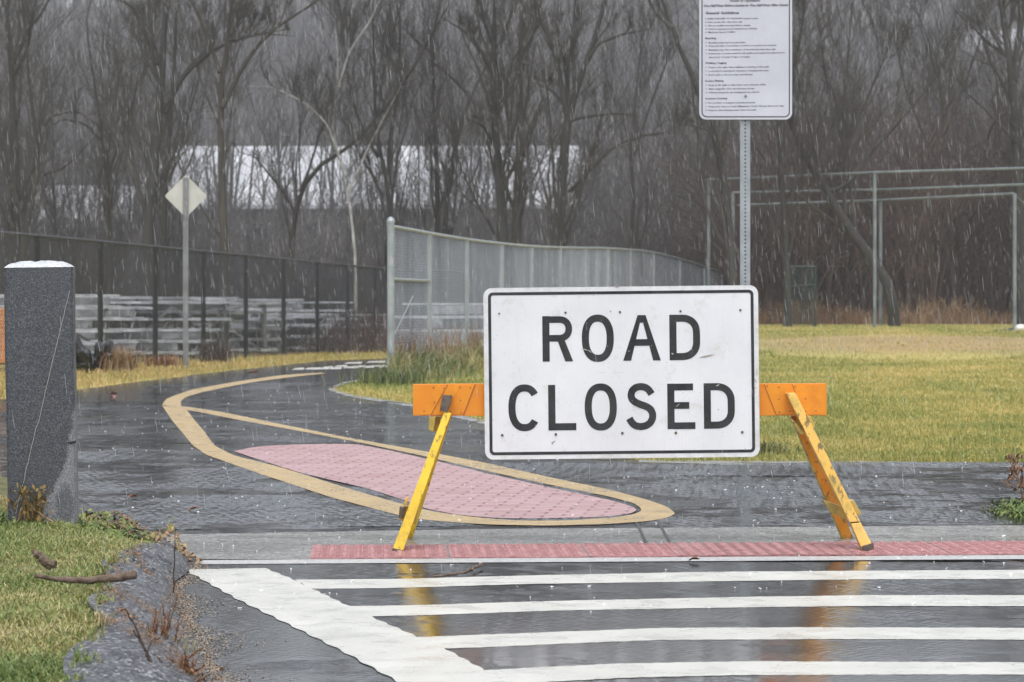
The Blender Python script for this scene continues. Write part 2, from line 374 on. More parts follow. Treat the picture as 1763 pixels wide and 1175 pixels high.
# rain-rippled sheets of standing water
def vnoise(x, y, seed):
    xi = np.floor(x).astype(np.int64); yi = np.floor(y).astype(np.int64); fx = x - xi; fy = y - yi; fx = fx * fx * (3 - 2 * fx); fy = fy * fy * (3 - 2 * fy)
    def hsh(a, b):
        h = (a * 374761393 + b * 668265263 + seed * 1442695041) & 0xffffffff; h = ((h ^ (h >> 13)) * 1274126177) & 0xffffffff; return ((h ^ (h >> 16)) & 0xffff) / 65535.
    return (hsh(xi, yi) * (1 - fx) + hsh(xi + 1, yi) * fx) * (1 - fy) + (hsh(xi, yi + 1) * (1 - fx) + hsh(xi + 1, yi + 1) * fx) * fy
def fbm(x, y, seed, o=4):
    return sum(vnoise(x * 2 ** k, y * 2 ** k, seed + k) * .5 ** k for k in range(o)) / sum(.5 ** k for k in range(o))
wm = M("puddle_water", .12, (.03, .032, .036), spec=.9); wm.bump(wm.noise(wm.pos(), 160, 2, .5), .2, .0006)
rr_ = np.random.default_rng(303)
WV = [(rr_.uniform(0, 6.28), rr_.uniform(.022, .048), rr_.uniform(0, 6.28)) for _ in range(14)]
def ripple(x, y):
    z = 0
    for a, wl, ph in WV: z = z + wl * np.sin((np.cos(a) * x + np.sin(a) * y) * 2 * np.pi / wl + ph + 2 * np.sin(x * 3 + ph) + 2 * np.sin(y * 2.3 + ph))
    return z * (.35 + 1.1 * fbm(x * 2.2, y * 2.2, 9, 2))
def puddle(cx, cy, rx_, ry_, seed, dens=.5, z0=.0129, slope=.0034, st=.012):
    xs_ = np.arange(cx - rx_ * 1.15, cx + rx_ * 1.15, st * 1.3); ys_ = np.arange(cy - ry_ * 1.15, cy + ry_ * 1.15, st)
    X_, Y_ = np.meshgrid(xs_, ys_); m_ = 1 - ((X_ - cx) / rx_) ** 2 - ((Y_ - cy) / ry_) ** 2 + (fbm(X_ * 2.2, Y_ * 2.2, seed, 5) - dens) * 5.5
    ok = (m_ > 0) & (X_ > np.interp(Y_, [8, 12.4, 13.5, 15.7, 19.8, 21], [-.9, -1.33, -1.7, -2.36, -3.5, -5])) & (X_ < np.where(Y_ > 18.9, np.interp(Y_, XR[:, 0], XR[:, 1]), 9)) & ((Y_ > 13.9 + .06 * X_) | (Y_ < 12.25))
    Z_ = T(X_, Y_) + .0121 + (z0 - .0121 + ripple(X_, Y_) * slope) * np.clip(m_ * 1.2, 0, 1) ** .7
    nx_ = len(xs_); i_ = (np.arange(len(ys_) - 1)[:, None] * nx_ + np.arange(nx_ - 1)[None]); q = ok[:-1, :-1] & ok[1:, 1:] & ok[:-1, 1:] & ok[1:, :-1]; i_ = i_[q]
    if not len(i_): return
    f_ = np.stack([i_, i_ + 1, i_ + 1 + nx_, i_ + nx_], 1); us, inv = np.unique(f_, return_inverse=True)
    V_ = np.stack([X_, Y_, Z_], -1).reshape(-1, 3)[us]; o = big_obj("puddle", (V_, [inv.reshape(-1, 4)]), wm.m, smooth=True); tag(o, kind="structure")
PL = [(-1.6, 15.0, 1.15, .95, .36), (-.4, 14.6, 1.1, .45, .5), (-2.9, 17.0, 1.1, .55, .5), (-2.2, 19.5, 1.6, .9, .56), (-1.9, 21.6, 2.6, .5, .42), (-.6, 22.3, 1.8, .45, .48), (-1.3, 25.6, .7, 1.6, .5), (-.9, 28.0, .6, 1.2, .48),
      (-3.4, 26.5, 1.6, 2.0, .56), (-2.6, 31.0, 1.2, 2.0, .55), (1.3, 18.3, 2.2, .6, .38), (.6, 20.2, .9, .9, .46), (1.2, 16.3, 1.6, 1.4, .57), (2.4, 14.6, .9, .35, .45), (2.6, 16.9, 1.0, .9, .55), (.2, 16.9, .8, .9, .56), (1.6, 14.6, 1.2, .6, .55),
      (-1.05, 11.4, .5, 1.6, .40), (-.85, 9.6, .5, 1.3, .38), (.2, 12.1, 1.8, .2, .5), (1.9, 11.6, 1.2, .7, .5), (.2, 10.9, 1.4, 1.0, .57), (1.2, 9.4, 1.2, 1.0, .54)]
PL += [(-1.2, 17.6, 2.2, 2.2, .60), (1.8, 17.2, 2.4, 1.6, .60), (-2.2, 24.0, 2.6, 2.6, .60)]
for k_, (a_, b_, c_, d_, e_) in enumerate(PL): puddle(a_, b_, c_, d_, 40 + k_ * 7, e_, st=.009 if b_ < 20 else .014, z0=.0141 if b_ > 13.5 else .0129, slope=.0102 if b_ > 13.5 else .0034)
# pale strip along the field edge: puddle's sky reflection put into its colour
A = smooth_line([P(1100, 795)[:2], P(1300, 797)[:2], P(1500, 798)[:2], P(1763, 801)[:2], (6, 18.75), (13, 18.6)], 80)
B = smooth_line([P(1100, 800)[:2], P(1300, 805)[:2], P(1500, 806)[:2], P(1763, 808)[:2], (6, 18.5), (13, 18.3)], 80)
B[:, 1] += .03 * np.sin(B[:, 0] * 7) + .02 * np.sin(B[:, 0] * 17)
e = big_obj("path_edge_puddle_sheen", strip_vf(A, B, .0136), MAT['grit']); tag(e, kind="structure")
A = smooth_line([P(1000, 772)[:2], P(830, 726)[:2], P(708, 697)[:2], P(610, 683)[:2], P(573, 673)[:2], P(596, 662)[:2], P(655, 650)[:2]], 60)
B = smooth_line([P(990, 776)[:2], P(822, 731)[:2], P(700, 701.5)[:2], P(602, 686)[:2], P(562, 673)[:2], P(588, 660)[:2], P(650, 648)[:2]], 60)
e = big_obj("island_edge_grit", strip_vf(A, B, .0136), MAT['grit']); tag(e, kind="structure")

# concrete ramp apron, flush kerb, tactile plates
def kp(x, t):   # point t metres behind the kerb line, x across
    return (x + t * .06, 12.44 + .062 * (x + .88) + t)
c = sheet("concrete_apron", [kp(-1.36, .06), kp(-.9, .0), kp(13, .0), kp(13, 1.42), kp(2, 1.50), kp(-.2, 1.46), kp(-1.75, 1.25), kp(-1.58, .6)], .0136, MAT['concrete']); tag(c, kind="structure")
c = sheet("kerb_strip", [kp(-1.34, -.17), kp(13, -.17), kp(13, .0), kp(-1.36, .0)], .0142, MAT['kerb']); tag(c, kind="structure")
ca, sa = math.cos(.045), math.sin(.045)
def plate(x0, n):
    for k in range(n):
        w = .605
        o = empty("tactile_plate", (*kp(x0 + k * .61, .035), .0136), .05)
        tag(o, kind="structure")
        obj_vf("plate_base", box_vf(0, w, 0, .6, 0, .003), MAT['plate'], o)
        parts = []
        nx, ny = 10, 10
        for a in range(nx):
            for b in range(ny):
                cx, cy = .03 + a * .0605, .03 + b * .06; an = np.arange(8) / 8 * 2 * np.pi
                V = np.concatenate([np.stack([cx + r * np.cos(an), cy + r * np.sin(an), np.full(8, z)], 1) for r, z in ((.0135, .003), (.012, .0075), (.007, .009))])
                i8 = np.arange(8); j8 = (i8 + 1) % 8
                parts.append((V, [np.concatenate([np.stack([i8, j8, j8 + 8, i8 + 8], 1), np.stack([i8 + 8, j8 + 8, j8 + 16, i8 + 16], 1)]), (i8 + 16)[None]]))
        # fine grip bars between the domes
        for a in range(nx):
            for b in range(40):
                cx = .06 + a * .0605; cy = .011 + b * .0148
                if cx < w - .01: parts.append(box_vf(cx - .011, cx + .011, cy - .0025, cy + .0025, .003, .0042))
        vf = merge(parts); big_obj("dome", vf, MAT['dome'], o)
plate(-.88, 4)
plate(1.62, 1) if False else None
plate(.64 + .98 - .0, 9) if False else None
X2 = P(1163, 960)[0]
plate(X2, 9)
plate(-.88 + 4 * .61, 0)
# concrete joint between the plates
j0 = P(1128, 905)[:2]; j1 = P(1158, 962)[:2]
m_ = M("joint_sealant", .5, (.05, .05, .048)).m
for dx in (0, .11):
    c = sheet("joint_groove", [(j0[0] + dx - .10, j0[1]), (j0[0] + dx - .085, j0[1]), (j1[0] + dx - .085, j1[1]), (j1[0] + dx - .10, j1[1])], .0150, m_); tag(c, kind="structure")

# painted loop (tan) round the brick median
def pxs(l): return [P(*p)[:2] for p in l]
outer_up = [(279, 700), (300, 702), (320, 703), (385, 713), (475, 732), (598, 757), (732, 781), (840, 802), (950, 827), (1050, 848), (1120, 867), (1152, 879), (1162, 889)]
inner_up = [(315, 708), (322, 709), (340, 712), (414, 727), (528, 748), (626, 767), (732, 790), (840, 815.6), (950, 840), (1050, 860), (1093, 872), (1104, 880), (1104, 885)]
outer_lo = [(279, 701), (296, 727), (316, 751), (332, 771), (357, 788), (447, 820), (569, 861), (692, 894), (740, 902), (840, 909), (950, 911), (1050, 908), (1120, 903), (1152, 897), (1162, 889)]
inner_lo = [(322, 709), (335, 727), (349, 743), (369, 771), (402, 788), (487, 810), (610, 849), (692, 873), (738, 885), (840, 899), (930, 903.5), (1000, 900.5), (1070, 896), (1098, 889), (1104, 885)]
def band(name, a, b, n=160, z=.0152, mat='tan_paint'):
    A = smooth_line(pxs(a), n, 3); B = smooth_line(pxs(b), n, 3)
    j = .006 * np.sin(np.arange(n) * 1.7) + .004 * np.sin(np.arange(n) * 4.1); A[:, 1] += j; B[:, 1] += np.roll(j, 3)
    o = big_obj(name, strip_vf(A, B, z), MAT[mat]); tag(o, kind="structure"); return o
band("painted_line", outer_up, inner_up)
band("painted_line", outer_lo, inner_lo, z=.0154)
ctr_a = [(279, 700), (286, 690), (300, 684), (332, 673), (406, 659), (487, 645), (553, 638.5)]
ctr_b = [(312, 705), (311, 694), (320, 686.5), (349, 677.6), (426, 661.5), (528, 645.6), (561, 640.8)]
band("painted_line", ctr_a, ctr_b, z=.0156)
med = [(402, 781), (425, 776), (455, 771.5), (530, 768.5), (610, 768), (663, 778), (750, 798), (840, 820), (950, 845), (1050, 866), (1085, 876), (1100, 883), (1085, 891), (1040, 896), (900, 899), (840, 897), (794, 893), (732, 881), (692, 865), (630, 845), (560, 829), (508, 816), (450, 797)]
mp_ = smooth_line(pxs(med + [med[0]]), 140, 2)[:-1]
o = sheet("brick_median", mp_, .0160, MAT['brick']); tag(o, kind="structure")
# worn white word marking far down the path: broken bars
rs = random.Random(3)
for y0, y1, xa, xb in ((636, 641, 508, 668), (633, 636.5, 560, 668), (626, 630, 598, 668)):
    x = xa
    while x < xb:
        w = rs.uniform(12, 30); jy = rs.uniform(-1.0, 1.0)
        yl = y0 - (x - xa) * .03 + jy
        q = [(x, yl), (x + w, yl - 1), (x + w * .9, yl + (y1 - y0) * .55), (x - 6, yl + (y1 - y0) * .6)]
        pp = [PT(*p)[:2] for p in q]
        o = sheet("white_marking", pp, .016, MAT['white_paint']); tag(o, kind="structure"); x += w + rs.uniform(2, 12)

# crosswalk
def rung(top, bot, name="crosswalk_stripe"):
    A = smooth_line(pxs(top), 120, 2); B = smooth_line(pxs(bot), 120, 2)
    k = np.arange(120); A[:, 1] += .004 * np.sin(k * 2.3) + .003 * np.sin(k * 5.7); B[:, 1] += .004 * np.sin(k * 1.9 + 2) + .003 * np.sin(k * 6.1)
    o = big_obj(name, strip_vf(A, B, .0137), MAT['white_paint']); tag(o, kind="structure")
rung([(508, 1004), (672, 1003), (900, 997), (1216, 990.5), (1500, 988.5), (1763, 987), (2300, 985)], [(536, 1020), (679, 1018.5), (900, 1012), (1216, 1007), (1500, 1003.5), (1763, 1002.5), (2300, 1000)])
rung([(583, 1050), (700, 1049), (958, 1041), (1288, 1034), (1500, 1031), (1763, 1031), (2300, 1029)], [(634, 1068), (720, 1066), (958, 1058), (1288, 1052), (1500, 1050), (1763, 1050), (2300, 1048)])
rung([(712, 1104), (800, 1101), (958, 1095), (1145, 1088), (1400, 1087), (1763, 1088), (2300, 1086)], [(762, 1124), (850, 1121), (958, 1116), (1145, 1109), (1400, 1107.5), (1763, 1108.5), (2300, 1107)])
rung([(830, 1162), (958, 1155), (1073, 1150), (1288, 1146), (1500, 1147), (1763, 1148), (2300, 1146)], [(880, 1186), (958, 1181), (1073, 1175), (1288, 1170), (1500, 1169.5), (1763, 1169), (2300, 1168)])
rung([(880, 1238), (1300, 1220), (2300, 1218)], [(980, 1262), (1300, 1245), (2300, 1243)])
A = smooth_line(pxs([(318, 987), (409, 1039), (500, 1084), (593, 1131), (672, 1175), (860, 1285), (1100, 1430)]), 120, 2)
B = smooth_line(pxs([(456, 984.5), (500, 1002), (636, 1068), (765, 1124), (858, 1175), (1020, 1262), (1250, 1400)]), 120, 2)
k = np.arange(120); A[:, 0] += .006 * np.sin(k * 1.3); B[:, 0] += .005 * np.sin(k * 1.7)
o = big_obj("crosswalk_border", strip_vf(A, B, .0152), MAT['white_paint']); tag(o, kind="structure")

# left grass bank and rolled asphalt berm
def bank_edge(y):   # x of the outer (road/path side) foot of the raised ground, by distance
    return np.interp(y, [2, 8.8, 9.85, 10.5, 11.3, 12.3, 13.5, 14.7, 15.7, 19.8], [-.5, -.93, -1.10, -1.22, -1.34, -1.36, -1.72, -2.03, -2.37, -3.5])
def bank_in(y):     # where the berm meets the grass
    return np.interp(y, [2, 8.2, 8.8, 9.4, 10.2, 10.6, 11.3, 12.0, 12.8], [-.95, -1.26, -1.31, -1.36, -1.47, -1.53, -1.58, -1.56, -1.5])
def bank_h(x, y):
    d = bank_edge(y) - x; w = np.interp(y, [12, 13.2, 16], [.30, .55, .9])
    return .10 * sstep(0, 1, d / w) - .003
by = np.concatenate([np.arange(3, 8, .5), np.arange(8, 20.01, .08)]); u = np.linspace(0, 1, 26) ** 1.6
V = np.zeros((len(by), len(u), 3)); V[:, :, 0] = bank_edge(by)[:, None] + .03 - u[None] * (np.interp(by, [3, 19, 20], [6, 3, 2.5]))[:, None]; V[:, :, 1] = by[:, None]
V[:, :, 2] = bank_h(V[:, :, 0], V[:, :, 1]) + .012 * np.sin(V[:, :, 0] * 9 + V[:, :, 1] * 5) * sstep(.1, .4, bank_edge(by)[:, None] - V[:, :, 0])
i = (np.arange(len(by) - 1)[:, None] * len(u) + np.arange(len(u) - 1)[None]).ravel()
o = big_obj("grass_bank", (V.reshape(-1, 3), [np.stack([i, i + 1, i + 1 + len(u), i + len(u)], 1)]), MAT['bank_soil'], smooth=True); tag(o, kind="structure")
by = np.arange(3, 12.75, .05); u = np.linspace(0, 1, 14)
V = np.zeros((len(by), 14, 3)); a = bank_edge(by) + .0 * by; b = bank_in(by); a = a + .012 * np.sin(by * 7); b = b + .03 * np.sin(by * 4.3)
pinch = sstep(12.75, 12.2, by); a = a * pinch + (1 - pinch) * (a * .3 + b * .7)
V[:, :, 0] = a[:, None] * (1 - u) + b[:, None] * u; V[:, :, 1] = by[:, None]
prof = np.sin(np.clip(u * 1.25, 0, 1) * np.pi / 2) ** .8
V[:, :, 2] = .012 + .118 * prof[None] * np.interp(by, [11.8, 12.7], [1, .55])[:, None] + rng.normal(0, .0035, (len(by), 14)) + .007 * np.sin(by * 6)[:, None] + .006 * np.sin(by[:, None] * 17 + u[None] * 9) * np.sin(u[None] * 3.1)
i = (np.arange(len(by) - 1)[:, None] * 14 + np.arange(13)[None]).ravel()
o = big_obj("asphalt_berm", (V.reshape(-1, 3), [np.stack([i, i + 1, i + 15, i + 14], 1)]), MAT['berm'], smooth=True); tag(o, kind="structure")
def gz(x, y):   # top of the left bank (grass or berm) at a point
    x = np.asarray(x, float); y = np.asarray(y, float)
    onberm = (x > bank_in(y)) & (x < bank_edge(y)) & (y < 12.7)
    uu = np.clip((bank_edge(y) - x) / (bank_edge(y) - bank_in(y) + 1e-6), 0, 1)
    return np.where(onberm, .012 + .118 * np.sin(np.clip(uu * 1.25, 0, 1) * np.pi / 2) ** .8, np.where(x < bank_edge(y), bank_h(x, y), .012))
# washed sand in the gutter
gn = 5200; gr = np.random.default_rng(19); gy2 = gr.uniform(7.8, 12.3, gn); gx2 = bank_edge(gy2) + .02 + gr.exponential(.035, gn) * (1 + .8 * np.sin(gy2 * 6)) * gr.choice([-1, 1], gn, p=[.35, .65])
ga = gr.uniform(0, 6.28, gn); gs = gr.uniform(.002, .0055, gn)
gV = np.stack([np.stack([gx2 + gs * np.cos(ga + q), gy2 + gs * 1.3 * np.sin(ga + q), gz(gx2, gy2) + .002 + z_], 1) for q, z_ in ((0, 0), (1.7, .001), (3.1, .0), (4.6, .0025))], 1).reshape(-1, 3); gi = np.arange(gn) * 4
o = big_obj("gutter_grit", (gV, [np.stack([gi, gi + 1, gi + 2, gi + 3], 1)]), varied("washed_grit_grains", [(0, (.12, .09, .065)), (.5, (.30, .24, .18)), (1, (.50, .43, .36))])); tag(o, "pale grit and chaff washed along the foot of the asphalt kerb", "grit", kind="stuff")

# ------------------------------------------------------------------ blades and leaves
def blades_vf(x, y, z, h, w, lean, seed=0):
    r = np.random.default_rng(seed); n = len(x); a = r.uniform(0, 2 * np.pi, n); b = r.uniform(0, 2 * np.pi, n)
    base = np.stack([x, y, z], 1); dx = np.stack([np.cos(a), np.sin(a), 0 * a], 1) * (w / 2)[:, None]
    ln = (lean * h)[:, None] * np.stack([np.cos(b), np.sin(b), 0 * b], 1)
    up = np.array([[0, 0, 1.]]); hh = h[:, None]
    m = base + ln * .3 + up * hh * .6; t = base + ln + up * hh * np.sqrt(np.clip(1 - .6 * (lean[:, None]) ** 2, .15, 1))
    V = np.stack([base - dx, base + dx, m + dx * .8, m - dx * .8, t], 1).reshape(-1, 3); i = np.arange(n) * 5
    return V, [np.stack([i, i + 1, i + 2, i + 3], 1), np.stack([i + 3, i + 2, i + 4], 1)]
def leaves_vf(x, y, z, s, seed=0, flat=.5):
    r = np.random.default_rng(seed); n = len(x); c = np.stack([x, y, z], 1); a = r.uniform(0, 2 * np.pi, n)
    tx = r.normal(0, flat, n); ty = r.normal(0, flat, n)
    u = np.stack([np.cos(a), np.sin(a), tx], 1); v = np.stack([-np.sin(a), np.cos(a), ty], 1)
    u *= s[:, None]; v *= s[:, None] * .6
    cup = np.stack([0 * a, 0 * a, s * .25], 1)
    V = np.stack([c - u, c - .3 * u - v + cup, c + .5 * u - .7 * v + cup * 1.2, c + u, c + .4 * u + v * .8 + cup, c - .4 * u + v * .9 + cup * .7, ], 1).reshape(-1, 3); i = np.arange(n) * 6
    return V, [np.stack([i, i + 1, i + 2, i + 5], 1), np.stack([i + 5, i + 2, i + 3, i + 4], 1)]

# near bank grass: tufts
def scatter_bank(n, y0, y1, seed):
    r = np.random.default_rng(seed); ct = n // 14
    cy = y0 + (y1 - y0) * r.random(ct); edge = np.where(cy < 12.6, bank_in(cy), bank_edge(cy)); cx = edge + .03 - r.random(ct) ** 1.1 * (1.6)
    x = np.repeat(cx, 14) + r.normal(0, .035, ct * 14); y = np.repeat(cy, 14) + r.normal(0, .035, ct * 14)
    e = np.where(y < 12.6, bank_in(y), bank_edge(y) - .02) + .05 * np.sin(y * 13) + .04 * np.sin(y * 31) + np.random.default_rng(8).normal(0, .03, len(y))
    k = x < e; return x[k], y[k]
x, y = scatter_bank(150000, 7.6, 14.6, 1); r = np.random.default_rng(5)
patch = .5 + .5 * np.sin(x * 7 + 1.3 * np.sin(y * 5)) * np.sin(y * 4.1)
h = r.uniform(.016, .06, len(x)) * (0.5 + .7 * patch); h *= np.interp(bank_edge(y) - x, [0, .5], [.55, 1])
o = big_obj("bank_grass", blades_vf(x, y, gz(x, y) - .002, h, r.uniform(.0026, .0058, len(x)), r.uniform(.3, 1.35, len(x)), 2), MAT['nearblades'])
tag(o, "short green and straw coloured grass on the bank round the granite post", "grass", kind="stuff")
# grass on the field and island (right of the path), verge on the left
def field_pts(n, ymin, ymax, x0, x1, seed, pw=1.0):
    r = np.random.default_rng(seed); y = ymin + (ymax - ymin) * r.random(n) ** pw; x = x0 * y + (x1 - x0) * y * r.random(n)
    return x, y, r
x, y, r = field_pts(390000, 18.7, 70, -.10, .30, 11, 1.5)
k = (x > np.interp(y, XR[:, 0], XR[:, 1]) + .02 * np.sin(y * 40)) & ((y > 18.95) | (x < .8)) & (y > 18.75 + np.where(x > .9, (.05 * np.sin(x * 9) + .1), 0))
k &= ~((y > 44 + 3 * np.sin(x * .8)) & (y < 57 + 2 * np.sin(x)) & (x > 3.2 + np.sin(y)) & (r.random(len(x)) < .85)); x, y = x[k], y[k]; sc_ = np.interp(y, [19, 30, 64], [1, 1.4, 2.0])
o = big_obj("field_grass", blades_vf(x, y, T(x, y), r.uniform(.025, .06, len(x)), r.uniform(.004, .008, len(x)) * sc_, r.uniform(.1, .9, len(x)), 3), MAT['field'])
tag(o, "yellow green mown grass of the playing field behind the sign", "grass", kind="stuff")
x, y, r = field_pts(60000, 27, 66, -.235, -.02, 12, 1.0)
l = np.interp(y, XL[:, 0], XL[:, 1]); k = (x < l - .02) & (x > l - 3.2) & (y > 28.2); x, y = x[k], y[k]
o = big_obj("verge_grass", blades_vf(x, y, T(x, y), r.uniform(.04, .10, len(x)), r.uniform(.008, .015, len(x)), r.uniform(.1, .8, len(x)), 4), MAT['verge'])
tag(o, "tawny grass verge along the foot of the black fence", "grass", kind="stuff")

# leaf litter and low weeds at the bank's edge
r = np.random.default_rng(21); n = 900; y = r.uniform(12.2, 14.9, n); x = bank_edge(y) - np.abs(r.normal(0, .14, n)) + .04
vf1 = leaves_vf(x, y, gz(x, y) + r.uniform(.004, .02, n), r.uniform(.005, .013, n), 6, .45)
n = 350; y = r.uniform(9.0, 12.3, n); x = bank_in(y) + r.normal(.03, .05, n)
vf2 = leaves_vf(x, y, gz(x, y) + r.uniform(.003, .012, n), r.uniform(.004, .010, n), 7, .4)
n = 260; s = r.random(n); x = -1.56 + s * .22 + r.normal(0, .01, n); y = 11.75 - s * .95 + r.normal(0, .03, n)
vf3 = leaves_vf(x, y, gz(x, y) + .006, r.uniform(.003, .007, n), 8, .3)
n = 300; s = r.random(n); x = -1.42 + s * .32 + r.normal(0, .012, n); y = 9.9 - s * .95 + r.normal(0, .03, n)
vf4 = leaves_vf(x, y, gz(x, y) + .006, r.uniform(.003, .007, n), 9, .3)
o = big_obj("leaf_litter", merge([vf1, vf2, vf3, vf4]), MAT['leaf']); tag(o, "rusty dead leaves and needles caught along the rolled asphalt kerb", "leaves", kind="stuff")
n = 1100; y = np.concatenate([r.uniform(12.6, 14.8, n // 2), r.normal(13.2, .12, n - n // 2)]); x = np.where(np.arange(n) < n // 2, bank_edge(y) - r.random(n) * .35, -1.75 - r.random(n) * 1.0)
o = big_obj("low_weeds", leaves_vf(x, y, gz(x, y) + r.uniform(.005, .045, n), r.uniform(.006, .014, n), 10, .6), MAT['leafgreen'])
tag(o, "low clover like weeds on the bank beside the granite post", "weeds", kind="stuff")

def straw(n, p0, p1, wd, seed):
    r = np.random.default_rng(seed); s = r.random(n); a, b = P(*p0, .09), P(*p1, .03); x = a[0] + (b[0] - a[0]) * s + r.normal(0, wd, n); y = a[1] + (b[1] - a[1]) * s + r.normal(0, wd * 1.5, n); k = x > bank_in(y) - .2; x, y = x[k], y[k]; n = len(x)
    return blades_vf(x, y, gz(x, y) + .004, r.uniform(.012, .035, n), r.uniform(.001, .002, n), r.uniform(1.4, 2.2, n), seed)
o = big_obj("straw_debris", merge([straw(260, (190, 1040), (300, 1110), .02, 81), straw(330, (165, 1090), (335, 1180), .028, 82), straw(150, (300, 975), (300, 1060), .02, 83), straw(200, (292, 1050), (330, 1175), .035, 84)]), MAT['drygrass'])
tag(o, "bands of washed up straw lying across the asphalt kerb", "straw", kind="stuff")

# ------------------------------------------------------------------ granite post
def granite():
    m = M("wet_granite", .35, spec=.5); p = m.pos(obj=True); sep = m.n("SeparateXYZ"); m.l(p, sep.inputs[0])
    g1 = m.noise(p, 170, 3, .8); g2 = m.noise(p, 7, 4)
    wetc = m.ramp(g1, [(.34, (.025, .028, .035)), (.52, (.068, .074, .086)), (.68, (.20, .21, .23))])
    dryc = m.ramp(g1, [(.34, (.11, .115, .125)), (.52, (.20, .205, .22)), (.66, (.42, .43, .45))])
    # dry patch low on the right of the front face: threshold x by height
    fc = m.n("FloatCurve"); cv = fc.mapping.curves[0]
    pts = [(0, .36), (.12, .38), (.22, .54), (.36, .80), (.62, .96), (1, 1.0)]
    cv.points[0].location = pts[0]; cv.points[1].location = (1, 1)
    for q in pts[1:-1]: cv.points.new(*q)
    fc.mapping.update(); m.l(sep.outputs[2], fc.inputs["Value"])
    xx = m.math('MULTIPLY_ADD', sep.outputs[0], 3.2, .5)
    d = m.math('ADD', m.math('SUBTRACT', xx, fc.outputs[0]), m.math('MULTIPLY', m.math('SUBTRACT', g2, .5), .25))
    dry = m.ramp(d, [(.0, 0), (.05, 1)])
    patch = m.math('SUBTRACT', 1.0, m.math('ADD', m.math('POWER', m.math('DIVIDE', m.math('SUBTRACT', sep.outputs[0], .105), .05), 2.0), m.math('POWER', m.math('ABSOLUTE', m.math('DIVIDE', m.math('SUBTRACT', sep.outputs[2], .19), .11)), 2.0)))
    dry = m.math('MULTIPLY', dry, m.math('SUBTRACT', 1.0, m.math('MULTIPLY', m.ramp(patch, [(0, 0), (.6, 1)]), .7)))
    top = m.ramp(sep.outputs[2], [(.0, 0), (1, 1)])
    col = m.mix(dry, wetc, dryc); m.color(col)
    m.rough(m.mix(dry, .38, .7)); m.bump(g1, .35, .004, m.bump(m.noise(p, 22, 4), .4, .008)); return m.m
mg = granite()
gp = empty("granite_post", (P(68, 905, .1)[0] - .006, P(68, 905, .1)[1] + .157, .0), .12); gp.rotation_euler = (0, -.014, .12); tag(gp, "square dark wet granite post with split top painted sky-pale on the grass bank", "post")
gh = 1.33; nseg = 26
bm = bmesh.new(); bmesh.ops.create_cube(bm, size=1)
for v in bm.verts: v.co = Vector((v.co.x * .312, v.co.y * .31, (v.co.z + .5) * gh - .05))
bmesh.ops.bevel(bm, geom=[e for e in bm.edges if abs(e.verts[0].co.z - e.verts[1].co.z) > .5], offset=.009, segments=2, affect='EDGES')
bmesh.ops.subdivide_edges(bm, edges=bm.edges[:], cuts=3, use_grid_fill=True)
for v in bm.verts:
    nz = math.sin(v.co.z * 31) * .0015 + math.sin(v.co.z * 73 + v.co.x * 40) * .001
    v.co.x += nz; v.co.y += nz
me = bpy.data.meshes.new("shaft"); bm.to_mesh(me); bm.free(); me.polygons.foreach_set("use_smooth", [False] * len(me.polygons))
link("shaft", me, mg, gp)
# rough split top; its whiteness is wet sky reflection put into the colour
n = 30; gx = np.linspace(-1, 1, n); X, Y = np.meshgrid(gx, gx); r = np.random.default_rng(4)
sq = np.maximum(np.abs(X), np.abs(Y)); Z = .026 * (1 - sq ** 4) + .004 * np.sin(X * 9 + Y * 4) * (1 - sq ** 6) + r.normal(0, .0012, X.shape) * (sq < .98)
V = np.stack([X * .156, Y * .155, Z + gh - .05 + .0005], -1).reshape(-1, 3); i = (np.arange(n - 1)[:, None] * n + np.arange(n - 1)[None]).ravel()
mt = simple("split_granite_sheen", (.42, .44, .46), (.72, .75, .78), 90, .25, bump=.6, bd=.006, det=5)
big_obj("top", (V, [np.stack([i, i + 1, i + 1 + n, i + n], 1)]), mt, gp, smooth=True)
ox, oy = gp.location.x, gp.location.y; df = oy - .156
def gpp(px, py): a = PD(px, py, df); return (a[0] - ox - .012 - .012 * (a[2] - .6), -.1572, a[2])
vm = M("pale_vein", .4, (.50, .49, .46)).m
cr = [gpp(*q) for q in [(125, 502), (121, 520), (112, 552), (102, 590), (92, 628), (83, 662), (74, 700), (64, 735), (52, 775), (42, 815), (33, 850), (24, 884)]]
cr = smooth_line(cr, 40, 1); cr[:, 0] += np.random.default_rng(1).normal(0, .0012, 40)
obj_vf("vein", tube(cr, .0011, 4), vm, gp)
# chipped notches on the right arris: flat marks with their shade painted dark
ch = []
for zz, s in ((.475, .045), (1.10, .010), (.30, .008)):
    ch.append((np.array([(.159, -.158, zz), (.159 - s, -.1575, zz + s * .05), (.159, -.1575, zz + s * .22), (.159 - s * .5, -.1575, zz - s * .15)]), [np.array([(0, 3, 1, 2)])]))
for c_ in ch: big_obj("chip_shade", c_, MAT['hole'], gp)

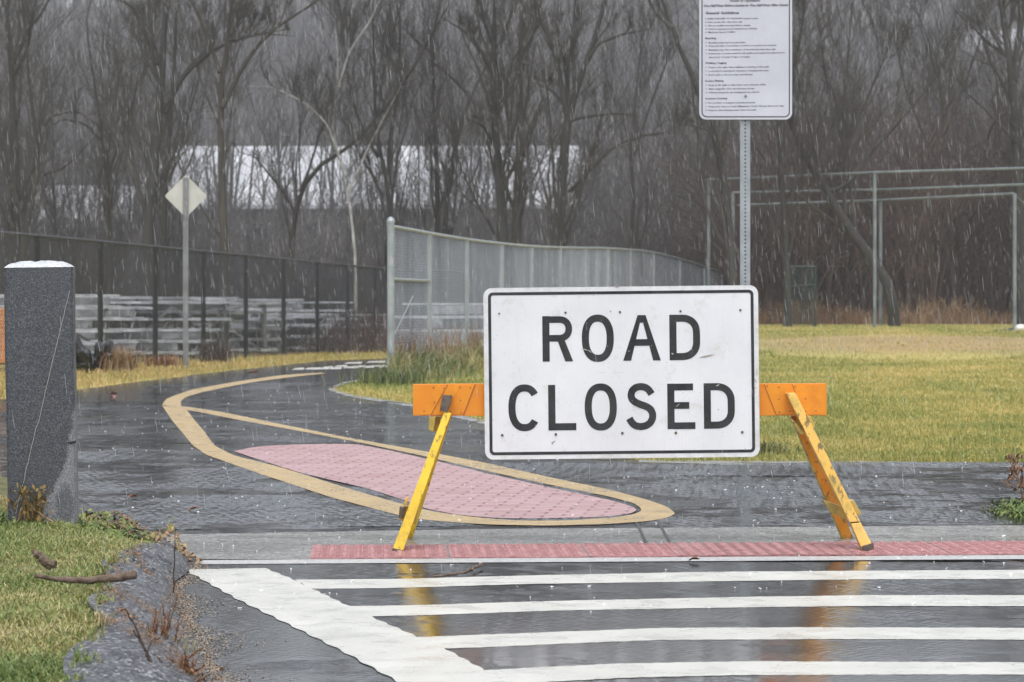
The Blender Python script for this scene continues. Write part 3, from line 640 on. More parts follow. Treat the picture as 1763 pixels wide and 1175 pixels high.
# ------------------------------------------------------------------ road closed barricade
DS = 13.03      # distance of the sign's face
def bp(px, py, d=DS): return PD(px, py, d)
def orange():
    m = M("orange_board_paint", .42, spec=.5); p = m.pos()
    c = m.ramp(m.noise(p, 6, 5), [(.3, (.76, .25, .014)), (.7, (.84, .30, .02))])
    c = m.mix(m.ramp(m.noise(m.pos((1, 1, 5)), 22, 5, .7), [(.56, 0), (.76, .5)]), c, (.42, .14, .04)); m.color(c)
    m.bump(m.noise(m.pos((1, 1, 8)), 20, 4), .2, .002); return m.m
MAT['orange'] = orange()
def legpaint(name, a, b, wear):
    m = M(name, .4, spec=.5); p = m.pos()
    c = m.ramp(m.noise(p, 5, 4), [(.3, a), (.7, b)])
    c = m.mix(m.ramp(m.noise(m.pos((1, 1, .35)), 38, 5, .7), [(.57, 0), (.62, wear)]), c, (.09, .07, .03))
    c = m.mix(m.ramp(m.noise(p, 11, 5, .7), [(.50, 0), (.68, wear * .8)]), c, (.28, .23, .06)); m.color(c)
    m.bump(m.noise(p, 40, 4), .25, .002); return m.m
MAT['yellow'] = legpaint("yellow_leg_paint", (.72, .45, .015), (.82, .55, .03), .65)
MAT['oldyellow'] = legpaint("worn_yellow_leg_paint", (.72, .42, .07), (.80, .50, .12), .85)
MAT['oldwood'] = legpaint("weathered_block_paint", (.42, .30, .06), (.62, .46, .12), .9)
MAT['legorange'] = legpaint("orange_leg_paint", (.75, .27, .02), (.84, .36, .04), .7)
bar = empty("road_barricade", (bp(1067, 953, 13.1)[0], 13.1, .0)); tag(bar, "orange and yellow trestle barricade carrying a white ROAD CLOSED sign", "barricade")
BL = np.array(bar.location)
def loc(vf): return (vf[0] - BL, vf[1])
def hexa(front, d0, d1, name, mat, bevel=.003, parent=bar):
    """front face quad in px at d0, extruded to d1 as a real solid"""
    A = [np.array(bp(*q, d0)) for q in front]; B = [a + np.array([0, d1 - d0, 0]) for a in A]; n = len(A)
    V = np.array(A + B); i = np.arange(n); j = (i + 1) % n
    return obj_vf(name, loc((V, [np.stack([i, j, j + n, i + n], 1), i[None], (i + n)[None, ::-1]])), mat, parent, bevel=bevel)
board = hexa([(711, 662), (833, 661), (1306, 661), (1423, 660.5), (1423, 715.5), (1306, 716), (833, 716.5), (711, 716)], 13.07, 13.105, "board", MAT['orange'], .002)
board["label"] = "long orange plank across the legs"
# raised diagonal sheeting bands and nail heads on the board
sm_ = simple("orange_sheeting", (.74, .25, .018), (.86, .33, .022), 14, .35, bump=.1)
MAT['seam'] = M("seam_line", .6, (.42, .13, .02)).m
for q in [[(752, 664), (771, 664), (742, 714), (723, 714)], [(772, 664), (794, 664), (764, 714), (744, 714)], [(795, 664), (817, 664), (797, 714), (766, 714)],
          [(1316, 664), (1363, 664), (1384, 714), (1337, 714)], [(1364, 664), (1419, 664), (1419, 714), (1386, 714)]]:
    hexa(q, 13.0675, 13.070, "diagonal_band", sm_, 0)
for q in [[(817, 662), (819.2, 662), (799, 715), (796.8, 715)], [(1315, 662), (1316.4, 662), (1337.5, 715), (1336, 715)], [(1363, 662), (1364.2, 662), (1386, 715), (1384.6, 715)], [(770, 662), (771.4, 662), (742.5, 715), (741, 715)]]:
    hexa(q, 13.0668, 13.0674, "seam", MAT['seam'], 0)
parts = []
for q in [(746, 668), (764, 669), (792, 667), (810, 668), (748, 693), (730, 708), (758, 708), (776, 709), (793, 690), (794, 711), (1341, 667), (1341, 688), (1342, 710), (1369, 666), (1387, 687), (1387, 709), (1405, 708), (1321, 665), (1360, 708)]:
    c = np.array(bp(*q, 13.0665)); parts.append(tube([c + (0, -.0008, 0), c + (0, .002, 0)], .0029, 8))
for c_ in parts: obj_vf("nail", loc(c_), MAT['bolt'], bar)
def leg(front, d_top, d_bot, th, name, mat, label=None, tip=None):
    """front: four px (top-left, top-right, bottom-right, bottom-left); top pair at d_top, bottom pair at d_bot; th thickness away from camera"""
    dd = [d_top, d_top, d_bot, d_bot]
    A = [np.array(bp(q[0], q[1], d)) for q, d in zip(front, dd)]; B = [a + np.array([0, th, 0]) for a in A]
    V = np.array(A + B); i = np.arange(4); j = (i + 1) % 4
    o = obj_vf(name, loc((V, [np.stack([i, j, j + 4, i + 4], 1), i[None], (i + 4)[None, ::-1]])), mat, bar, bevel=.003)
    if label: o["label"] = label
    return o
MAT['bare'] = simple("bare_dark_wood", (.05, .04, .035), (.13, .10, .08), 30, .7, bump=.5)
# left A-frame
leg([(765, 709), (777, 712), (692, 955), (674, 951)], 12.99, 12.80, .085, "leg", MAT['yellow'], "bright yellow front leg on the left")
leg([(762, 681), (779, 682), (770.5, 711), (757, 706)], 13.0, 12.985, .06, "leg_top", MAT['bare'], "bare dark wood end of the left leg")
leg([(765, 700), (782, 702), (710, 928), (694, 925)], 13.12, 13.46, .04, "leg", MAT['yellow'])
hexa([(751, 717), (774, 722), (765, 747), (737, 741)], 13.11, 13.15, "cross_block", MAT['oldwood'])
hexa([(738, 719), (751, 717), (746, 744), (738, 741)], 13.05, 13.09, "cross_block", MAT['oldwood'])
hexa([(758, 722), (772, 724), (764, 747), (755, 744)], 13.05, 13.09, "cross_block", MAT['oldwood'])
hexa([(695, 873), (722, 868), (716, 903), (686, 895)], 12.97, 13.01, "cross_block", MAT['oldwood'])
hexa([(699, 858), (705, 855), (698, 873), (692, 872)], 12.93, 12.97, "cross_block", MAT['oldyellow'])
hexa([(688, 873), (697, 875), (694, 894), (686, 892)], 12.90, 12.95, "cross_block", MAT['bare'])
hexa([(704, 876), (717, 885), (712, 903), (703, 899)], 12.90, 12.95, "cross_block", MAT['oldwood'])
# right A-frame
leg([(1354, 678), (1370, 677), (1481, 898), (1463, 900)], 12.99, 12.84, .085, "leg", MAT['oldyellow'], "worn pale yellow front leg on the right")
leg([(1465, 902), (1482, 900), (1505, 944), (1486, 951)], 12.84, 12.80, .085, "leg_foot", MAT['oldyellow'], "split foot of the right front leg")
leg([(1362, 716), (1389, 716), (1469, 926), (1450, 930)], 13.12, 13.46, .04, "leg", MAT['legorange'], "orange rear leg on the right")
leg([(1361, 718), (1364, 718), (1453, 930), (1449, 928)], 13.11, 13.45, .04, "leg_edge", MAT['oldwood'])
hexa([(1361, 722), (1367, 724), (1386, 746), (1380, 750)], 13.0, 13.09, "cross_block", MAT['oldwood'])
hexa([(1366, 725), (1379, 726), (1390, 742), (1384, 748)], 13.07, 13.11, "cross_block", MAT['oldwood'])
hexa([(1387, 716), (1396, 717), (1404, 736), (1396, 740)], 13.0, 13.09, "cross_block", MAT['oldwood'])
hexa([(1417, 861), (1450, 873), (1460, 897), (1429, 882)], 12.97, 13.02, "cross_block", MAT['oldwood'])
hexa([(1462, 862), (1470, 862), (1483, 884), (1480, 889), (1472, 884)], 12.94, 13.0, "cross_block", MAT['oldwood'])
# dark worn tips
leg([(676, 944), (694, 948), (692, 955.5), (674, 951.5)], 12.797, 12.795, .09, "worn_tip", MAT['bare'])
leg([(1484, 941), (1504, 935), (1505, 945), (1487, 951.5)], 12.797, 12.795, .09, "worn_tip", MAT['bare'])

# sign panel
SXC, SYC = 1070.1, 641.65
ps = DS / F / 3.526          # metres per zoomed pixel
tilt = .0108
sg_c = np.array(bp(SXC, SYC, DS)) - BL
def signm():
    m = M("white_sign_sheeting", .4, spec=.5); p = m.pos()
    c = m.ramp(m.noise(p, 3, 6, .6), [(.3, (.70, .72, .74)), (.7, (.80, .82, .84))])
    c = m.mix(m.ramp(m.noise(m.pos((40, 1, 1.2)), 3, 4), [(.5, 0), (.8, .25)]), c, (.62, .64, .66))
    c = m.mix(m.ramp(m.noise(p, 9, 6, .75), [(.56, 0), (.74, .5)]), c, (.50, .46, .38))
    c = m.mix(m.ramp(m.noise(p, 33, 3, .6), [(.68, 0), (.72, .45)]), c, (.66, .58, .22))
    c = m.mix(m.ramp(m.noise(p, 95, 2, .6), [(.70, 0), (.74, .6)]), c, (.30, .25, .2))
    # grime collecting on the rim
    sp_ = m.n("SeparateXYZ"); m.l(m.pos(obj=True), sp_.inputs[0])
    ex_ = m.math('SUBTRACT', m.math('ABSOLUTE', sp_.outputs[0]), .56); ez_ = m.math('SUBTRACT', m.math('ABSOLUTE', sp_.outputs[2]), .335)
    g_ = m.math('ADD', m.math('MULTIPLY', m.math('MAXIMUM', ex_, ez_), 9.0), m.math('MULTIPLY', m.math('SUBTRACT', m.noise(p, 14, 6, .75), .5), 2.2))
    c = m.mix(m.ramp(g_, [(.25, 0), (.95, .55)]), c, (.42, .39, .32))
    m.color(c); m.rough(m.ramp(m.noise(p, 5, 4), [(.3, .3), (.7, .5)])); return m.m
def letterm():
    m = M("faded_black_sheeting", .45, spec=.4); p = m.pos()
    c = m.ramp(m.noise(p, 8, 6, .75), [(.35, (.012, .013, .014)), (.7, (.05, .052, .055))])
    c = m.mix(m.ramp(m.noise(m.pos((30, 1, 2)), 4, 4, .7), [(.6, 0), (.8, .5)]), c, (.08, .08, .085))
    c = m.mix(m.ramp(m.noise(p, 60, 3, .7), [(.70, 0), (.74, .8)]), c, (.45, .45, .43))
    m.color(c); return m.m
MAT['sign'] = signm(); MAT['letter'] = letterm()
def rrect(x0, x1, y0, y1, r, n=10):
    out = []
    for cx, cy, a0 in ((x1 - r, y1 - r, 0), (x0 + r, y1 - r, 90), (x0 + r, y0 + r, 180), (x1 - r, y0 + r, 270)):
        for k in range(n + 1):
            a = math.radians(a0 + 90 * k / n); out.append((cx + r * math.cos(a), cy + r * math.sin(a)))
    return out
sp = empty("x", (0, 0, 0)); bpy.data.objects.remove(sp)
bm = bmesh.new(); vs = [bm.verts.new((a * ps, 0, b * ps)) for a, b in rrect(-834, 834, -521, 521, 52)]
fc_ = bm.faces.new(vs); ex = bmesh.ops.extrude_face_region(bm, geom=[fc_]); bmesh.ops.translate(bm, verts=[v for v in ex['geom'] if isinstance(v, bmesh.types.BMVert)], vec=(0, .014, 0))
bmesh.ops.recalc_face_normals(bm, faces=bm.faces); me = bpy.data.meshes.new("sign_panel"); bm.to_mesh(me); bm.free()
spn = link("sign_panel", me, MAT['sign'], bar); spn.location = sg_c; spn.rotation_euler = (0, -tilt, 0)
spn["label"] = "white ROAD CLOSED panel"
def ring_vf(o, i_, yo):
    n = len(o); V = np.array([(a * ps, yo, b * ps) for a, b in o] + [(a * ps, yo, b * ps) for a, b in i_]); k = np.arange(n); j = (k + 1) % n
    return V, [np.stack([k, j, j + n, k + n], 1)]
# strip letters
def stroke(pts, w, closed=False, yo=-.0012):
    p = np.array(pts, float)
    if closed == 'ring': p = resample(p, 61)[:-1]
    if closed: a = np.roll(p, 1, 0); b = np.roll(p, -1, 0)
    else: a = np.vstack([p[:1] * 2 - p[1:2], p[:-1]]); b = np.vstack([p[1:], p[-1:] * 2 - p[-2:-1]])
    d1 = p - a; d2 = b - p; d1 /= np.linalg.norm(d1, axis=1, keepdims=True); d2 /= np.linalg.norm(d2, axis=1, keepdims=True)
    n1 = np.stack([-d1[:, 1], d1[:, 0]], 1); n2 = np.stack([-d2[:, 1], d2[:, 0]], 1); m_ = n1 + n2; m_ /= np.linalg.norm(m_, axis=1, keepdims=True)
    s = 1 / np.clip((m_ * n1).sum(1), .35, 1); off = m_ * (w / 2 * s)[:, None]
    L = p + off; R_ = p - off; n = len(p); V = np.zeros((2 * n, 3)); V[:n, 0] = L[:, 0] * ps; V[:n, 2] = -L[:, 1] * ps; V[n:, 0] = R_[:, 0] * ps; V[n:, 2] = -R_[:, 1] * ps; V[:, 1] = yo
    k = np.arange(n if closed else n - 1); j = (k + 1) % n
    return V, [np.stack([k, j, j + n, k + n], 1)]
def arc(cx, cy, rx, ry, a0, a1, n=24, pw=1.0):
    t = np.radians(np.linspace(a0, a1, n)); c, s = np.cos(t), np.sin(t)
    return [(cx + rx * math.copysign(abs(a) ** pw, a), cy + ry * math.copysign(abs(b) ** pw, b)) for a, b in zip(c, s)]
w = 43; L_ = []
def X(v): return v - 881
def letter_O(x0, x1, y0, y1): L_.append(stroke(arc((X(x0) + X(x1)) / 2, (y0 + y1) / 2, (x1 - x0 - w) / 2, (y1 - y0 - w) / 2, 0, 360, 121, .86), w, 'ring'))
def letter_D(x0, x1, y0, y1):
    a = X(x0) + w / 2; b = X(x1) - w / 2; t = y0 + w / 2; u_ = y1 - w / 2; r = 88
    L_.append(stroke([(a, u_), (a, t), (b - r, t)] + arc(b - r, t + r, r, r, -85, 0, 10, .9) + arc(b - r, u_ - r, r, r, 0, 85, 10, .9) + [(b - r, u_)], w, True))
# ROAD
y0, y1 = -347, -71; a = X(403) + w / 2
L_.append(stroke([(a, y1), (a, y0)], w)); t = y0 + w / 2; mid = -212; xr = X(585) - w / 2; rr = (mid - t) / 2
L_.append(stroke([(a + w / 2 - 1, t), (xr - rr, t)] + arc(xr - rr, t + rr, rr, rr, -80, 80, 14, .92) + [(xr - rr, mid), (a + w / 2 - 1, mid)], w - 3, yo=-.0014))
L_.append((np.array([(q[0] * ps, -.0016, -q[1] * ps) for q in [(X(492), -205), (X(536), -205), (X(588), y1), (X(541), y1)]]), [np.array([(0, 1, 2, 3)])]))
letter_O(642, 836, -353, -66)
L_.append((np.array([(q[0] * ps, -.0012, -q[1] * ps) for q in [(X(982), y0), (X(1007), y0), (X(940), y1), (X(892), y1)]]), [np.array([(0, 1, 2, 3)])]))
L_.append((np.array([(q[0] * ps, -.0014, -q[1] * ps) for q in [(X(1003), y0), (X(1030), y0), (X(1120), y1), (X(1074), y1)]]), [np.array([(0, 1, 2, 3)])]))
L_.append((np.array([(q[0] * ps, -.0013, -q[1] * ps) for q in [(X(982), y0), (X(1030), y0), (X(1018), y0 + 46), (X(994), y0 + 46)]]), [np.array([(0, 1, 2, 3)])]))
L_.append(stroke([(X(955), -181), (X(1062), -181)], 40, yo=-.0016))
letter_D(1174, 1360, y0, y1)
# CLOSED
y0, y1 = 71, 347
cx, cy, rx_, ry_ = X(290), 208, 96 - w / 2 + 2, 142 - w / 2
L_.append(stroke(resample(arc(cx, cy, rx_, ry_, 38, 322, 120, .86), 44), w))
a = X(434) + w / 2; L_.append(stroke([(a, y0), (a, y1 - w / 2), (X(603), y1 - w / 2)], w)); L_.append(stroke([(a, y1 - w / 2 - 2), (a, y1)], w, yo=-.0015))
letter_O(655, 850, 65, 351)
S = [(1062, 133), (1045, 106), (1022, 90), (995, 86), (966, 92), (944, 110), (936, 138), (942, 163), (962, 181), (995, 196), (1030, 208), (1056, 226), (1068, 254), (1066, 283), (1051, 309), (1026, 325), (994, 331), (962, 325), (940, 306), (925, 279)]
S = smooth_line([(X(q[0]), q[1]) for q in S], 60, 1); L_.append(stroke(S, w))
a = X(1157) + w / 2; L_.append(stroke([(a, y0), (a, y1)], w))
for q, yy_ in ((1314, y0 + 21), (1290, 204), (1326, y1 - 20)): L_.append(stroke([(a + w / 2 - 1, yy_), (X(q), yy_)], w - 2, yo=-.0014))
letter_D(1378, 1566, y0, y1)
lt = big_obj("lettering", merge(L_), MAT['letter'], spn)
big_obj("border", ring_vf(rrect(-806, 806, -494, 494, 30), rrect(-788, 788, -476, 476, 14), -.0013), MAT['letter'], spn)
parts = []
for q, r_ in [((142, 213), 6), ((545, 207), 7), ((818, 199), 3.5), ((875, 203), 7), ((1243, 198), 7), ((1606, 191), 7), ((153, 951), 8), ((478, 946), 8), ((882, 938), 8), ((1207, 936), 8), ((1610, 932), 8)]:
    u_ = (q[0] - 881); v_ = (q[1] - 570 + .011 * u_); c = np.array((u_ * ps, -.002, -v_ * ps)); parts.append(tube([c + (0, -.0012, 0), c + (0, .004, 0)], r_ * ps, 10))
for c_ in parts: obj_vf("bolt", c_, MAT['bolt'], spn)
# scrapes: bare metal nicks and scuffs
parts = []; r = random.Random(9)
def nick(u_, v_, l, wd, a, yo=-.0019):
    u_ -= 881; v_ = v_ - 570 + .011 * u_; c, s = math.cos(a), math.sin(a); pt = []
    for t_, k_ in ((-1, 0), (-.3, 1), (.4, .7), (1, 0), (.3, -.8), (-.5, -.6)): k_ = k_ * (.35 + .5 * r.random()); pt.append(((u_ + c * t_ * l - s * k_ * wd) * ps, yo, -(v_ + s * t_ * l + c * k_ * wd) * ps))
    return (np.array(pt), [np.array([(0, 1, 2, 5)]), np.array([(5, 2, 3, 4)])])
for a_ in [(672, 434, 26, 5, .2), (690, 442, 16, 6, .6), (650, 428, 22, 3, .05), (1192, 456, 8, 7, .4), (1463, 648, 13, 7, -.4), (1222, 768, 16, 5, -.7), (872, 418, 8, 4, .2), (928, 440, 8, 4, -.3), (797, 410, 6, 3, .5), (1695, 620, 16, 7, 1.2), (1690, 660, 14, 5, .9), (1702, 570, 22, 4, 1.5), (980, 915, 5, 2, .1)]: parts.append(nick(*a_))
msc = simple("scraped_metal", (.38, .36, .32), (.6, .58, .54), 90, .5)
for c_ in parts: big_obj("scratch", c_, msc, spn)
parts = [nick(*a_) for a_ in [(1400, 470, 50, 9, -.2), (760, 572, 30, 1.2, 0), (850, 571, 26, .9, .02), (465, 990, 14, 7, -.5), (455, 1000, 10, 4, .6), (860, 52, 14, 5, 0), (880, 570, 8, 1, 0), (345, 620, 5, 3, .3), (1155, 508, 5, 3, 0), (1030, 592, 6, 3, .4), (1465, 795, 8, 4, -.6), (125, 345, 4, 3, 0), (95, 860, 6, 4, 0), (528, 1043, 10, 2, .2)]]
msf = M("scuff", .6, (.34, .30, .25)).m
for c_ in parts: big_obj("scuff_mark", c_, msf, spn)

# ------------------------------------------------------------------ path rules sign
DG = 19.2
isg = empty("information_sign", (PD(1283, 472, DG)[0], DG, 0)); tag(isg, "tall white path rules sign full of small print on a perforated steel post", "sign")
IL = np.array(isg.location)
gpost = []
hw = .033
for x0, x1, y0_, y1_ in ((-hw, -hw + .006, 0, .03), (hw - .006, hw, 0, .03), (-hw + .006, -.012, -.003, .002), (.012, hw - .006, -.003, .002)):
    gpost.append(box_vf(x0, x1, y0_ - .005, y1_ - .005, -.3, 3.36))
zz = -.3
while zz < 3.36:     # web strip with real holes
    gpost.append(box_vf(-.012, .012, -.008, -.003, zz, zz + .0155)); gpost.append(box_vf(-.012, -.0055, -.008, -.003, zz + .0155, zz + .0255)); gpost.append(box_vf(.0055, .012, -.008, -.003, zz + .0155, zz + .0255)); zz += .0255
big_obj("post", merge(gpost), MAT['galv'], isg)
big_obj("post_hole_shade", box_vf(-.014, .014, .010, .013, -.3, 3.3), simple("web_shadow", (.05, .055, .06), (.08, .085, .09), 20, .6), isg)  # dark strip added behind the holes, painted as their shade
pxm = F / DG
top_z = PD(0, -68, DG)[2]; bot_z = PD(0, 206.5, DG)[2]
xl, xr_ = PD(1203.5, 0, DG)[0] - IL[0], PD(1363, 0, DG)[0] - IL[0]
bm = bmesh.new(); vs = [bm.verts.new((a, 0, b)) for a, b in rrect(xl, xr_, bot_z, top_z, .045)]
f_ = bm.faces.new(vs); ex = bmesh.ops.extrude_face_region(bm, geom=[f_]); bmesh.ops.translate(bm, verts=[v for v in ex['geom'] if isinstance(v, bmesh.types.BMVert)], vec=(0, .003, 0)); bmesh.ops.recalc_face_normals(bm, faces=bm.faces)
me = bpy.data.meshes.new("panel"); bm.to_mesh(me); bm.free()
ipn = link("sign_panel", me, simple("rules_sign_sheeting", (.56, .58, .64), (.64, .66, .72), 3, .4, bump=0), isg); ipn.location = (0, -.03, 0)
iblk = M("rules_sign_print", .5, (.05, .052, .058)).m
def r2(o, i_, yo):
    n = len(o); V = np.array([(a, yo, b) for a, b in o] + [(a, yo, b) for a, b in i_]); k = np.arange(n); j = (k + 1) % n; return V, [np.stack([k, j, j + n, k + n], 1)]
e1, e2 = .0145, .0215
big_obj("border", r2(rrect(xl + e1, xr_ - e1, bot_z + e1, top_z - e1, .036), rrect(xl + e2, xr_ - e2, bot_z + e2, top_z - e2, .030), -.0012), iblk, ipn)
# print: (zoomed x0, x1, baseline y, cap height, text, shear)
ln = [(355, 632, 22, 25, "Hours of Operation:", 0, 1), (108, 885, 66, 24, "One Half Hour Before Sunrise to One Half Hour After Sunset", .3, 1), (127, 437, 133, 25, "General Guidelines", 0, 1),
      (127, 615, 181, 14, "1. EVERYONE KEEP TO THE RIGHT except to pass.", 0, 0), (127, 473, 212, 14, "2. Pass on the left, only when safe.", 0, 0), (127, 543, 244, 14, "3. Give an audible warning before passing.", 0, 0),
      (127, 606, 275, 14, "4. Yield to emergency and maintenance vehicles.", 0, 0), (127, 398, 305, 14, "5. Maximum Speed 15 MPH", 0, 0),
      (127, 226, 360, 16, "Bicycling", 0, 1), (130, 500, 401, 14, ">  Bicyclists must yield to pedestrians.", 0, 0), (130, 783, 430, 14, ">  Stop your bike, if necessary, to yield or to prevent an accident.", 0, 0),
      (130, 777, 467, 14, ">  Bicyclists may ride a maximum of two-abreast only when safe.", 0, 0), (130, 862, 500, 14, ">  Helmets are recommended for all cyclists and required by State law for", 0, 0), (160, 543, 533, 14, "any person 16 years of age or younger.", 0, 0),
      (127, 322, 588, 16, "Walking / Jogging", 0, 1), (130, 715, 627, 14, ">  Keep to the right when walking or running on the path.", 0, 0), (130, 712, 661, 14, ">  Look before entering the bikeway or changing direction.", 0, 0), (130, 563, 696, 14, ">  Don't walk or run more than two-abreast.", 0, 0),
      (127, 295, 752, 16, "In-Line Skating", 0, 1), (130, 685, 790, 14, ">  Keep to the right so that other users may pass safely.", 0, 0), (130, 580, 825, 14, ">  Skate single-file when the bikeway is busy.", 0, 0), (130, 625, 858, 14, ">  Helmets, kneepads, and wristguards are advised.", 0, 0),
      (127, 330, 914, 16, "Common Courtesy", 0, 1), (130, 588, 953, 14, ">  Do not litter or trespass on private property.", 0, 0), (130, 848, 987, 14, ">  Keep your dog on a leash (Maximum 6 feet). Pick up after your dog.", 0, 0), (130, 597, 1021, 14, ">  Respect other bikeway users. Share the path.", 0, 0)]
zs = 5.341; parts = []
cu = bpy.data.curves.new("t", 'FONT'); to = bpy.data.objects.new("t", cu); COL.objects.link(to); cu.resolution_u = 1
for x0, x1, yb, cap, txt, shear, bold in ln:
    cu.body = txt; cu.offset = .03 if bold else .018; bpy.context.view_layer.update()
    me = bpy.data.meshes.new_from_object(to.evaluated_get(bpy.context.evaluated_depsgraph_get()))
    V = np.zeros(len(me.vertices) * 3); me.vertices.foreach_get("co", V); V = V.reshape(-1, 3)
    tri = {}
    for pl in me.polygons: tri.setdefault(len(pl.vertices), []).append(tuple(pl.vertices))
    Xn = V[:, 0]; w0, w1 = Xn.min(), Xn.max(); sx = (x1 - x0) / zs / pxm / (w1 - w0); sy = cap / zs / pxm / .70
    base = PD(0, yb / zs - (x0 + x1) / 2 / zs * .0 , DG)[2]; xb = PD(1190 + x0 / zs, 0, DG)[0] - IL[0]
    slope = .012
    q = np.zeros_like(V); q[:, 0] = (Xn - w0 + V[:, 1] * shear) * sx + xb; q[:, 2] = base + V[:, 1] * sy + (q[:, 0]) * slope; q[:, 1] = -.0013
    parts.append((q, [np.array(v) for v in tri.values()])); bpy.data.meshes.remove(me)
bpy.data.objects.remove(to)
big_obj("lettering", merge(parts), iblk, ipn)
c = np.array([0, 0, PD(0, 890 / zs, DG)[2]]); obj_vf("bolt", tube([c + (0, -.004, 0), c + (0, .02, 0)], .009, 8), MAT['galv_dim'], ipn)

# ------------------------------------------------------------------ diamond sign seen from behind
b_ = PT(320, 636); DD = b_[1]
ds = empty("diamond_sign", b_); tag(ds, "small diamond sign seen from its bare back on a thin post by the fence", "sign")
ctr = PD(320, 338, DD); hd = 35.5 / F * DD; dz = ctr[2] - b_[2]
bm = bmesh.new(); q = []
for k in range(4):
    for s in (-1, 0, 1):
        a = math.radians(90 * k + s * 4.5); rr = hd * (1.0 if s else 1.035) * .97; q.append((rr * math.cos(a), rr * math.sin(a)))
vs = [bm.verts.new((a, 0, b + dz)) for a, b in q]; f_ = bm.faces.new(vs); ex = bmesh.ops.extrude_face_region(bm, geom=[f_]); bmesh.ops.translate(bm, verts=[v for v in ex['geom'] if isinstance(v, bmesh.types.BMVert)], vec=(0, .004, 0)); bmesh.ops.recalc_face_normals(bm, faces=bm.faces)
me = bpy.data.meshes.new("sign_plate"); bm.to_mesh(me); bm.free(); link("sign_plate", me, MAT['signback'], ds)
pw = 4.6 / F * DD
obj_vf("post", merge([box_vf(-pw, pw, -.035, -.03, -.2, dz + hd * .9), box_vf(-pw, -pw + .006, -.03, -.006, -.2, dz + hd * .9), box_vf(pw - .006, pw, -.03, -.006, -.2, dz + hd * .9)]), simple("dull_post_steel", (.16, .17, .18), (.24, .25, .265), 5, .6), ds)

# ------------------------------------------------------------------ fences
def chain_vf(line, hgt, sp=.0707, r=.0021, K=6):
    """chain link wires along a ground polyline (x,y,z); both diagonals as thin tubes"""
    line = np.array(line, float); s = np.concatenate([[0], np.cumsum(np.linalg.norm(np.diff(line[:, :2], axis=0), axis=1))]); Ltot = s[-1]
    out = []
    for sg_ in (1, -1):
        s0 = np.arange(-hgt, Ltot + hgt, sp); tt_ = np.linspace(0, 1, K)
        lo = np.zeros_like(s0); hi = np.ones_like(s0)
        if sg_ > 0: lo = np.clip(-s0 / hgt, 0, 1); hi = np.clip((Ltot - s0) / hgt, 0, 1)
        else: hi = np.clip(s0 / hgt, 0, 1); lo = np.clip((s0 - Ltot) / hgt, 0, 1)
        k = hi - lo > .02; s0, lo, hi = s0[k], lo[k], hi[k]
        t_ = lo[:, None] + (hi - lo)[:, None] * tt_; ss = s0[:, None] + sg_ * t_ * hgt
        Pp = np.stack([np.interp(ss, s, line[:, 0]), np.interp(ss, s, line[:, 1]), np.interp(ss, s, line[:, 2]) + t_ * hgt + .03], -1)
        Pp[:, :, 1] += sg_ * .0015
        out.append(tubes_vf(Pp, np.full(Pp.shape[:2], r), 3))
    return merge(out)
# black vinyl fence, posts 3.03 m apart
bf = empty("black_chain_fence", (-6, 41.9, Tz(-6, 41.9))); tag(bf, "long black chain link fence behind the tawny verge on the left", "fence")
O = np.array(bf.location); BF = [(-6 + .4286 * n, 41.9 + 3.0 * n) for n in range(-4, 12)]
BF = [(x, y, Tz(x, y)) for x, y in BF]
for x, y, z in BF: obj_vf("post", tube(np.array([(x, y, z - .3), (x, y, z + 1.83)]) - O, .041, 10), MAT['black_vinyl'], bf)
V = np.array(BF); V[:, 2] += 1.83; obj_vf("top_rail", tube(V - O, .024, 8), MAT['black_vinyl'], bf)
V = np.array(BF); V[:, 2] += .06; obj_vf("bottom_wire", tube(V - O, .006, 6), MAT['black_vinyl'], bf)
vf = chain_vf(BF, 1.78, r=.0026); big_obj("chain_mesh", (vf[0] - O, vf[1]), MAT['black_vinyl'], bf)
# galvanised fence
GF = [(-1.45, 34.4), (-1.09, 38.0), (-.66, 41.8), (-.16, 45.9), (.35, 50.2), (.92, 54.8), (1.52, 59.6), (2.15, 64.4), (2.85, 69.0), (3.6, 73.0), (4.5, 77.0), (5.4, 80.6), (6.1, 83.4)]
gf = empty("galvanised_chain_fence", (-1.45, 34.4, Tz(-1.45, 34.4))); tag(gf, "tall silvery galvanised chain link fence receding behind the sign", "fence"); O = np.array(gf.location)
GFz = [(x, y, Tz(x, y)) for x, y in GF]
top_y = {}
p0 = np.array(GFz[0]); obj_vf("end_post", merge([tube(np.array([(0, 0, -.3), (0, 0, 1.88)]), .042, 16), tube(np.array([(0, 0, 1.875), (0, 0, 1.90), (0, 0, 1.93), (0, 0, 1.945)]), [.048, .047, .032, .01], 16)]), MAT['galv'], gf, smooth=False)
pr = []
for zz in (.12, .62, 1.12, 1.36, 1.62, 1.78): pr.append(tube([(0, 0, zz - .012), (0, 0, zz + .012)], .047, 14))
for c_ in pr: obj_vf("tension_band", c_, MAT['galv'], gf)
for x, y, z in GFz[1:]: obj_vf("post", tube(np.array([(x, y, z - .3), (x, y, z + 1.84)]) - O, .03, 10), MAT['galv'], gf)
V = resample([(x, y, z) for x, y, z in GFz], 60); V[:, 2] = T(V[:, 0], V[:, 1]) + 1.83; obj_vf("top_rail", tube(V - O, .022, 8), MAT['galv'], gf)
a = np.array(GFz[0]); b = np.array(GFz[1]); obj_vf("brace_rail", tube([(0, 0, 1.20), b - O + (0, 0, 1.20)], .02, 8), MAT['galv'], gf)
obj_vf("brace_rod", tube([(0.02, .2, .5), (b - O) * .55 + (0, 0, 1.0)], .008, 6), MAT['galv'], gf)
ln_ = resample([(x, y, z) for x, y, z in GFz], 80); ln_[:, 2] = T(ln_[:, 0], ln_[:, 1])
